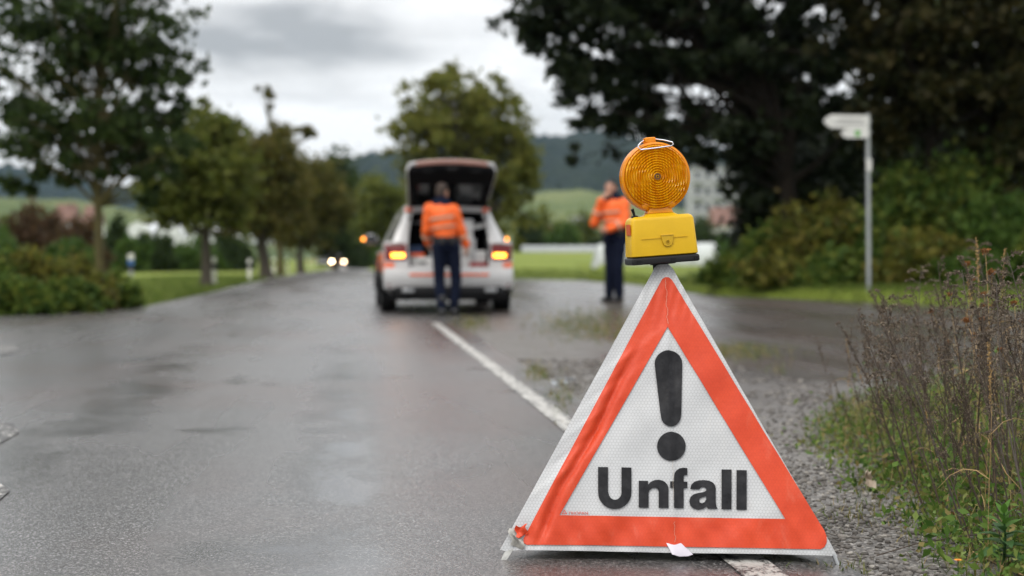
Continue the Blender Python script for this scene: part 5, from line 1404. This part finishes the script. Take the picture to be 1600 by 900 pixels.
def build_grass():
    rg = np.random.default_rng(8)
    # grass strip below the right bushes
    n = 16000; x = rg.uniform(2.6, 13, n); y0 = np.interp(x, [2.6, 3.4, 4.0, 6.3, 9, 12, 19], [47, 29, 25, 20.3, 18.4, 17, 15.5]); u = rg.uniform(0, .22, n) ; y = y0 + u * 14
    z = -.05 + .26 * sstep(0, .12, u) + .35 * u
    V, F = blades(x, y, z, rg.uniform(.05, .16, n), rg.uniform(.003, .007, n), rg); o = npmesh('bank_grass', V, F, GR1); tag(o, 'bright grass on the strip below the right bushes', kind='stuff')
    # left verge
    n = 16000; y = rg.uniform(18.5, 62, n) ; lx = np.array([LEFT(q) for q in y]); x = lx - rg.uniform(0, 1, n) ** 1.6 * 5; z = np.array([gz(q) for q in y]) - .03
    V, F = blades(x, y, z, rg.uniform(.06, .17, n), rg.uniform(.004, .009, n), rg); o = npmesh('verge_grass', V, F, GR1); tag(o, 'short grass along the left side of the road', kind='stuff')
    # meadow right of the car
    n = 9000; y = rg.uniform(49, 75, n); x = rg.uniform(-2, 12, n); V, F = blades(x, y, np.array([meadow_z(p_, q_) for p_, q_ in zip(x, y)]), rg.uniform(.08, .2, n), rg.uniform(.006, .012, n), rg)
    o = npmesh('meadow_grass', V, F, GR1); tag(o, 'grass of the bright meadow right of the car', kind='stuff')
    # tufts on the lay-by and along the road edge
    px = [(905, 507, 40, 10, 1500), (1150, 548, 40, 7, 900), (960, 520, 30, 8, 500), (875, 625, 12, 16, 420), (838, 585, 12, 9, 420), (735, 505, 16, 7, 420), (1000, 500, 40, 6, 400), (1215, 575, 14, 5, 40), (1330, 800, 30, 9, 90), (1310, 885, 24, 8, 90), (1350, 765, 20, 14, 60), (1400, 800, 36, 20, 90)]
    X = []; Y = []
    for cx, cy, rx, ry, k in px:
        for _ in range(k):
            q = G(cx + rg.normal(0, rx), cy + rg.normal(0, ry)); X.append(q.x); Y.append(q.y)
    X = np.array(X); Y = np.array(Y); n = len(X); z = np.maximum(-.02, bank_h(X, Y)) * (Y < 8) + (Y >= 8) * np.array([side_lift(a, b) for a, b in zip(X, Y)])
    V, F = blades(X, Y, z, rg.uniform(.012, .04, n) * (1 + .04 * Y), rg.uniform(.0009, .002, n) * (1 + .1 * Y), rg, 1.2); o = npmesh('grass_tufts', V, F, GR2); tag(o, 'small grass tufts growing through the gravel', kind='stuff')
build_grass()

# ---- weed bank: leafy ground cover
LEAFG = leafmat('weed_leaves', [(.04, .09, .016), (.075, .145, .026), (.12, .19, .036), (.17, .22, .055), (.22, .17, .06)], .45, .3)
LEAFB = leafmat('fallen_leaves', [(.10, .05, .02), (.18, .10, .04), (.24, .15, .07), (.07, .04, .02)], .7, .2)
def bank_pts(n, rg, lo=0.0, hi=2.2, y0=3.0, y1=8.0, pw=1.0):
    y = y0 + (y1 - y0) * rg.uniform(0, 1, n) ** 1.3
    left = np.interp(y, [2.6, 3.4, 3.9, 4.4, 5.2, 6.2, 7.2, 8.2], [1.02, 1.08, 1.16, 1.22, 1.26, 1.30, 1.6, 2.3])
    x = left + lo + (hi - lo) * rg.uniform(0, 1, n) ** pw
    return x, y, bank_h(x, y)
def build_cover():
    rg = np.random.default_rng(21)
    # clumped rosettes of small leaves
    nc = 1500; x, y, z = bank_pts(nc, rg, -.02, 2.0, pw=.9); k = rg.integers(16, 46, nc); r = rg.uniform(.03, .085, nc); hh = rg.uniform(.02, .13, nc) * (1 + .6 * (x - 1.3).clip(0, 1))
    idx = np.repeat(np.arange(nc), k); n = len(idx)
    C = np.stack([x[idx] + rg.normal(0, 1, n) * r[idx], y[idx] + rg.normal(0, 1, n) * r[idx], z[idx] + np.abs(rg.normal(0, .6, n)) * hh[idx] + .006], 1)
    V, F = leaves(C, .0135, rg, droop=-.2, jit=.65, long=1.9); o = npmesh('ground_cover', V, F, LEAFG); tag(o, 'leafy green weeds covering the right bank', kind='stuff')
    n = 10500; x, y, z = bank_pts(n, rg, -.05, 2.1); V, F = blades(x, y, z, rg.uniform(.05, .22, n) * (.45 + .55 * sstep(0, .5, x - 1.25)), rg.uniform(.0011, .0026, n), rg, 1.0); o = npmesh('bank_weeds', V, F, GR2); tag(o, 'rough grass among the weeds on the right bank', kind='stuff')
    n = 2600; x, y, z = bank_pts(n, rg, -.35, 1.2); C = np.stack([x, y, z + .008], 1); V, F = leaves(C, .014, rg, jit=.6); V[:, 2] = np.maximum(V[:, 2], np.repeat(z, 4) - .002); o = npmesh('leaf_litter', V, F, LEAFB); tag(o, 'small brown leaf litter at the foot of the weeds', kind='stuff')
build_cover()

# ---- dry stalks: a few kinds, copied as individuals
STEMD = M('dark_dry_stem', (.060, .042, .030), .8, .3, 30)
STEMG = M('grey_dry_stem', (.10, .082, .070), .85, .3, 30)
HEADD = leafmat('dry_seed_fluff', [(.09, .068, .05), (.14, .11, .085), (.21, .17, .125), (.06, .045, .033)], .9, .2)
STRAW = M('straw_stem', (.38, .25, .11), .7, .25, 20)
STRAWH = leafmat('straw_seeds', [(.30, .19, .08), (.40, .27, .12), (.2, .12, .05)], .8, .2)
CARH = leafmat('brown_carrot_head', [(.20, .085, .03), (.28, .12, .045), (.12, .055, .02)], .8, .2)
def stalk_kind(kind, seed):
    rg = np.random.default_rng(seed)
    t = empty('dry_stalk'); st = MB(); heads = []; hs = .004
    H = 1.0
    lean = Vector((rg.normal(0, .05), rg.normal(0, .05), 0)); path = []
    for i in range(11):
        u = i / 10; path.append(Vector((lean.x * u * u + .010 * math.sin(5 * u + seed), lean.y * u * u + .010 * math.cos(4 * u + seed), H * u)))
    if kind == 'aster':
        st.tube(path, [.0050 * (1 - .70 * i / 10) for i in range(11)], 6)
        for b in range(22):
            u = rg.uniform(.34, .99); i = min(9, int(u * 10)); p = path[i] + (path[i + 1] - path[i]) * (u * 10 - i); a = rg.uniform(0, 6.28); ln = rg.uniform(.06, .19) * (1.25 - u)
            d = Vector((math.cos(a) * .55, math.sin(a) * .55, .85)); e = p + d * ln + Vector((0, 0, .02)); br = bez(p, e, rg, .02, 4); st.tube(br, [.0021, .0019, .0016, .0013, .001], 4, cap=False)
            for q in range(7):
                w = rg.uniform(.35, 1); j = min(3, int(w * 4)); c = br[j] + (br[j + 1] - br[j]) * (w * 4 - j); c2 = c + Vector(rg.normal(0, .007, 3)); st.tube([c, c2], .0008, 3, cap=False); heads += [np.array(c2) + rg.normal(0, .0022, 3) for _ in range(2)]
            heads += [np.array(e) + rg.normal(0, .0035, 3) for _ in range(9)]
        hm, sm, hs = HEADD, STEMD, .0062
    elif kind == 'plume':
        st.tube(path, [.0042 * (1 - .7 * i / 10) for i in range(11)], 6)
        for b in range(17):
            u = .66 + .34 * b / 17; i = min(9, int(u * 10)); p = path[i] + (path[i + 1] - path[i]) * (u * 10 - i); a = b * 2.4; ln = .15 * (1.06 - u) / .34 + .02
            br = [p]; 
            for q in range(1, 6): w = q / 5; br.append(p + Vector((math.cos(a) * ln * w, math.sin(a) * ln * w, ln * (.75 * w - .55 * w * w * w))))
            st.tube(br, .0009, 4, cap=False)
            for q in range(38):
                w = rg.uniform(.25, 1) * 5; j = min(4, int(w)); c = br[j] + (br[j + 1] - br[j]) * (w - j); heads.append(np.array(c) + rg.normal(0, .0035, 3))
        for b in range(8):
            u = rg.uniform(.2, .6); i = int(u * 10); p = path[i]; a = rg.uniform(0, 6.28); st.tube([p, p + Vector((math.cos(a) * .03, math.sin(a) * .03, .03)), p + Vector((math.cos(a) * .06, math.sin(a) * .06, .01))], .0008, 3, cap=False)
        hm, sm, hs = HEADD, STEMG, .0068
    elif kind == 'straw':
        st.tube(path, [.0017 * (1 - .6 * i / 10) for i in range(11)], 5)
        for b in range(60):
            u = rg.uniform(.82, 1.0); i = min(9, int(u * 10)); p = path[i] + (path[i + 1] - path[i]) * (u * 10 - i); heads.append(np.array(p) + rg.normal(0, .004, 3))
        for b in range(3):
            p = path[2 + 2 * b]; a = rg.uniform(0, 6.28); ln = .22; br = [p + Vector((math.cos(a) * ln * w, math.sin(a) * ln * w, ln * (1.1 * w - 1.2 * w * w))) for w in (0, .25, .5, .75, 1)]; st.tube(br, [.002, .0025, .002, .0014, .0006], 3, cap=False)
        hm, sm, hs = STRAWH, STRAW, .008
    else:
        st.tube(path, [.0026 * (1 - .55 * i / 10) for i in range(11)], 6)
        tips = [path[-1]]
        for b in range(3):
            i = 5 + b; a = rg.uniform(0, 6.28); ln = rg.uniform(.12, .24); e = path[i] + Vector((math.cos(a) * ln * .5, math.sin(a) * ln * .5, ln)); st.tube(bez(path[i], e, rg, .05, 4), [.0016, .0015, .0013, .0012, .001], 5, cap=False); tips.append(e)
        for e in tips:
            r0 = rg.uniform(.008, .013)
            for q in range(12):
                a = q * 2.4; rr = r0 * (.4 + .6 * (q % 3) / 2); p = Vector(e); m_ = p + Vector((math.cos(a) * rr * 1.25, math.sin(a) * rr * 1.25, r0)); f = p + Vector((math.cos(a) * rr * .75, math.sin(a) * rr * .75, 2.1 * r0)); st.tube([p, m_, f], .0006, 3, cap=False)
                for _ in range(16): heads.append(np.array(f) * .5 + np.array(m_) * .5 + rg.normal(0, .0045, 3))
        hm, sm, hs = CARH, STRAW, .006
    so = st.build('stem', sm, t)
    V, F = leaves(np.array(heads), hs, rg, jit=.5, long=1.6); ho = npmesh('seed_heads', V, F, hm, t); so['kind'] = 'stuff'; ho['kind'] = 'stuff'
    return t
def build_stalks():
    rg = np.random.default_rng(99)
    kinds = {'aster': [stalk_kind('aster', s) for s in (1, 2, 3, 4)], 'plume': [stalk_kind('plume', s) for s in (5, 6)], 'straw': [stalk_kind('straw', s) for s in (7, 8)], 'carrot': [stalk_kind('carrot', s) for s in (9, 10)]}
    lab = {'aster': ('dark brown branched dry stalk among the weeds at the right', 'dark dry stalks on the right bank'), 'plume': ('grey dry stalk with feathery curled plume at the right', 'grey plumed stalks on the right bank'),
           'straw': ('straw-coloured dry grass stalk among the dark stalks at the right', 'straw grass stalks on the right bank'), 'carrot': ('straw stalk with brown rounded umbel heads at the right', 'brown umbel stalks on the right bank')}
    used = set(); made = {k: [] for k in kinds}
    def put(kind, x, y, h, tilt_x, tilt_y):
        v = int(rg.integers(len(kinds[kind]))); src = kinds[kind][v]
        o = src if (kind, v) not in used else copy_tree(src); used.add((kind, v))
        o.location = (x, y, float(bank_h(x, y)) - .01); o.scale = (1.0, 1.0, 1.0) if h > .9 else (max(.6, h),) * 3
        o.scale = (h,) * 3; o.rotation_euler = (tilt_y, tilt_x, rg.uniform(0, 6.28)); o.rotation_mode = 'ZYX' if False else 'XYZ'
        # tilt after the spin
        o.rotation_euler = (Matrix.Rotation(tilt_x, 4, 'Y') @ Matrix.Rotation(tilt_y, 4, 'X') @ Matrix.Rotation(rg.uniform(0, 6.28), 4, 'Z')).to_euler()
        tag(o, lab[kind][0], 'dry stalk', lab[kind][1]); made[kind].append(o)
    # individually seen ones: foot pixel, tip pixel, kind
    for fx, fy, tx, ty, kd in [(1452, 772, 1348, 452, 'aster'), (1475, 780, 1395, 520, 'aster'), (1412, 735, 1350, 470, 'aster'), (1500, 762, 1452, 470, 'aster'), (1550, 818, 1455, 560, 'aster'), (1552, 812, 1460, 600, 'aster'), (1580, 800, 1480, 530, 'aster'),
                               (1590, 760, 1528, 400, 'aster'), (1552, 785, 1540, 470, 'aster'), (1610, 790, 1585, 372, 'aster'), (1450, 700, 1408, 405, 'plume'), (1560, 690, 1548, 372, 'plume'), (1500, 690, 1462, 455, 'aster'), (1380, 690, 1362, 470, 'plume'),
                               (1420, 700, 1372, 520, 'aster'), (1350, 690, 1300, 560, 'aster'), (1525, 740, 1535, 362, 'straw'), (1540, 730, 1520, 420, 'straw'), (1560, 760, 1532, 385, 'carrot'), (1520, 720, 1478, 455, 'carrot'), (1570, 720, 1522, 460, 'carrot'), (1390, 720, 1385, 560, 'straw'), (1320, 690, 1315, 545, 'straw'), (1640, 780, 1600, 380, 'plume'),
                               (1440, 745, 1385, 430, 'aster'), (1470, 742, 1432, 440, 'aster'), (1398, 722, 1330, 500, 'aster'), (1520, 770, 1490, 420, 'aster'), (1575, 775, 1560, 400, 'aster'), (1490, 720, 1505, 430, 'aster'), (1600, 770, 1572, 430, 'aster'), (1432, 715, 1420, 480, 'aster'), (1365, 700, 1322, 520, 'aster'), (1540, 800, 1500, 560, 'aster'), (1590, 830, 1545, 560, 'aster'),
                               (1428, 738, 1318, 478, 'aster'), (1445, 730, 1402, 420, 'aster'), (1405, 712, 1378, 440, 'aster'), (1462, 760, 1440, 500, 'aster'), (1480, 735, 1470, 395, 'aster'), (1530, 755, 1512, 395, 'aster'), (1392, 706, 1345, 540, 'straw'), (1340, 684, 1335, 500, 'straw'), (1550, 735, 1556, 380, 'straw'), (1500, 728, 1488, 470, 'straw'), (1460, 715, 1470, 520, 'straw')]:
        g = G(fx, fy, .05); e = P(tx, ty, g.y); d = e - g; h = d.length
        put(kd, g.x, g.y, h, math.atan2(d.x, d.z), rg.normal(0, .06))
    for kd, n, lo, hi, h0, h1 in (('aster', 30, .05, 1.7, .3, .66), ('plume', 16, .25, 1.7, .4, .75), ('straw', 18, .15, 1.8, .3, .62), ('carrot', 2, .5, 1.4, .5, .7)):
        x, y, z = bank_pts(n, rg, lo, hi, 3.7, 7.3)
        for a, b in zip(x, y):
            if a / b > .40: a = b * rg.uniform(.30, .39)
            put(kd, float(a), float(b), float(rg.uniform(h0, h1)) * (1.08 if a / b > .30 else .72), float(rg.normal(-.14, .16)), float(rg.normal(0, .12)))
    # name single ones by their order from the left
    words = ['leftmost', 'second from left', 'third from left', 'fourth from left', 'fifth from left', 'sixth from left', 'seventh from left', 'eighth from left', 'ninth from left', 'tenth from left', 'eleventh from left', 'twelfth from left', 'thirteenth from left', 'fourteenth from left', 'fifteenth from left', 'sixteenth from left', 'seventeenth from left', 'eighteenth from left', 'nineteenth from left', 'twentieth from left', 'twenty-first from left', 'twenty-second from left'] + ['twenty-%s from left' % w for w in ('third', 'fourth', 'fifth', 'sixth', 'seventh', 'eighth', 'ninth')]
    def tip_x(o):
        q = o.rotation_euler.to_matrix() @ Vector((0, 0, o.scale.z)) + o.location; return q.x / q.y
    for kd, ph in (('plume', 'grey dry stalk with feathery plume'), ('straw', 'straw-coloured grass stalk'), ('carrot', 'straw stalk with brown umbel heads')):
        os_ = sorted(made[kd], key=tip_x)
        for w, o in zip(words, os_): o['label'] = ph + ' on the right bank, ' + w
    big = sorted([o for o in made['aster'] if o.scale.z > .62], key=tip_x)[:22]
    for w, o in zip(words, big): o['label'] = 'tall dark branched dry stalk on the right bank, ' + w
    for o in made['aster']:
        if not o['label'].startswith('tall'): o['label'] = 'shorter dark brown dry stalk among the weeds at the right'
build_stalks()

# ---- leafy upright plant, marigold, pale dead leaf, lying twig
def lance_leaf(base, d, L, w, droop, mat, parent, loc, name='leaf'):
    d = Vector(d).normalized(); s = d.cross(Vector((0, 0, 1))).normalized(); up = s.cross(d).normalized(); m = MB(); V = []
    n = 7
    for i in range(n + 1):
        t = i / n; c = Vector(base) + d * L * t + Vector((0, 0, -droop * t * t * L)); ww = w * math.sin(math.pi * min(.98, t ** .75 * .96 + .03))
        V += [c - s * ww + up * ww * .35, c, c + s * ww + up * ww * .35]
    F = [(i * 3 + j, i * 3 + j + 1, (i + 1) * 3 + j + 1, (i + 1) * 3 + j) for i in range(n) for j in range(2)]
    o = m.add(V, F).build(name, mat, parent, True, 80)
    if loc is not None: o.matrix_parent_inverse = Matrix.Translation(-loc)
    return o
FRESH = leafmat('fresh_leaf', [(.06, .14, .02), (.09, .19, .03), (.05, .12, .03)], .4, .3)
DEEP = leafmat('deep_green_leaf', [(.035, .085, .025), (.05, .11, .035)], .4, .25)
def build_small():
    g = G(1568, 878, .03); t = empty('leafy_plant', g); tag(t, 'upright fresh green leafy plant in the lower right corner', 'plant'); rg = np.random.default_rng(3); loc = Vector(g)
    m = MB(); m.tube([(0, 0, -.02), (.004, 0, .06), (0, 0, .125)], [.004, .0035, .002], 7); m.build('stem', DEEP, t)
    for i in range(22):
        u = i / 21; a = i * 2.4 + .4; el = .15 + 1.1 * u ** 1.5; L = .105 * (1 - .62 * u)
        lance_leaf((0, 0, .01 + .12 * u), (math.cos(a), math.sin(a), el), L, L * .20, .5 * (1 - u), FRESH if u > .6 else DEEP, t, None)
    for k, (px, py, lab) in enumerate(((1497, 886, 'small orange-yellow flower at the bottom right corner'),)):
        g = G(px, py + 8, .02); t = empty('marigold', g); tag(t, lab, 'flower'); MB().tube([(0, 0, -.03), (0, 0, .028)], .0012, 5).build('stem', DEEP, t)
        YM = M('orange_petal', (.85, .34, .01), .5)
        for i in range(11): lance_leaf((0, 0, .028), (math.cos(i * .571), math.sin(i * .571), .5), .013, .0035, .2, YM, t, None, 'petal')
        MB().ell((0, 0, .030), (.004, .004, .003)).build('flower_centre', M('orange_disc', (.6, .18, .01), .7), t)
    g = G(1358, 762, .03); t = empty('dead_leaf', g); tag(t, 'pale curled dead leaf on the green weeds at the right', 'leaf'); PALE = M('pale_dead_leaf', (.55, .46, .36), .8, .15, 40)
    m = MB(); m.grid(lambda a, b: ((a - .5) * .034 * (1 - .5 * b) + .006 * math.sin(6 * b), .012 * math.sin(3.1 * a) + .01 * math.sin(5 * b), .006 + .052 * b + .006 * math.sin(7 * a)), 8, 10); m.build('blade', PALE, t)
    m = MB(); m.grid(lambda a, b: (.004 + (a - .5) * .03, -.012 + .010 * math.sin(4 * a), .004 + .022 * b + .004 * math.sin(5 * a + b)), 6, 5); m.build('curled_lobe', PALE, t)
    pts = [G(1370, 868, .012), G(1430, 850, .02), G(1500, 838, .03), G(1545, 834, .045)]
    o = MB().tube(pts, [.0016, .0018, .002, .0018], 6).build('twig', STEMD); tag(o, 'thin dark twig lying over the gravel at the lower right', 'twig')
    pts = [P(1520, 862, 3.72), P(1560, 882, 3.62), P(1606, 902, 3.52)]
    o = MB().tube(pts, .0016, 6).build('straw_stem', STRAW); tag(o, 'pale straw stem lying across the lower right corner', 'straw')
    # arching golden grass blades
    for k, q in enumerate((([(1503, 760), (1500, 705), (1508, 684), (1530, 676), (1548, 690), (1556, 712)]), ([(1545, 750), (1538, 712), (1524, 695), (1508, 692), (1500, 700)]), ([(1546, 690), (1572, 740), (1600, 770)]))):
        y0 = G(q[0][0], 760, .05).y if k < 2 else 4.2
        pts = [P(a, b, y0) for a, b in q]; o = MB().tube(pts, [.002] * (len(pts) - 1) + [.0007], 4).build('golden_blade', STRAW)
        tag(o, ['golden grass blade arching right over the weeds', 'golden grass blade arching left over the weeds', 'straight pale straw leaning down to the right'][k], 'grass blade')
build_small()
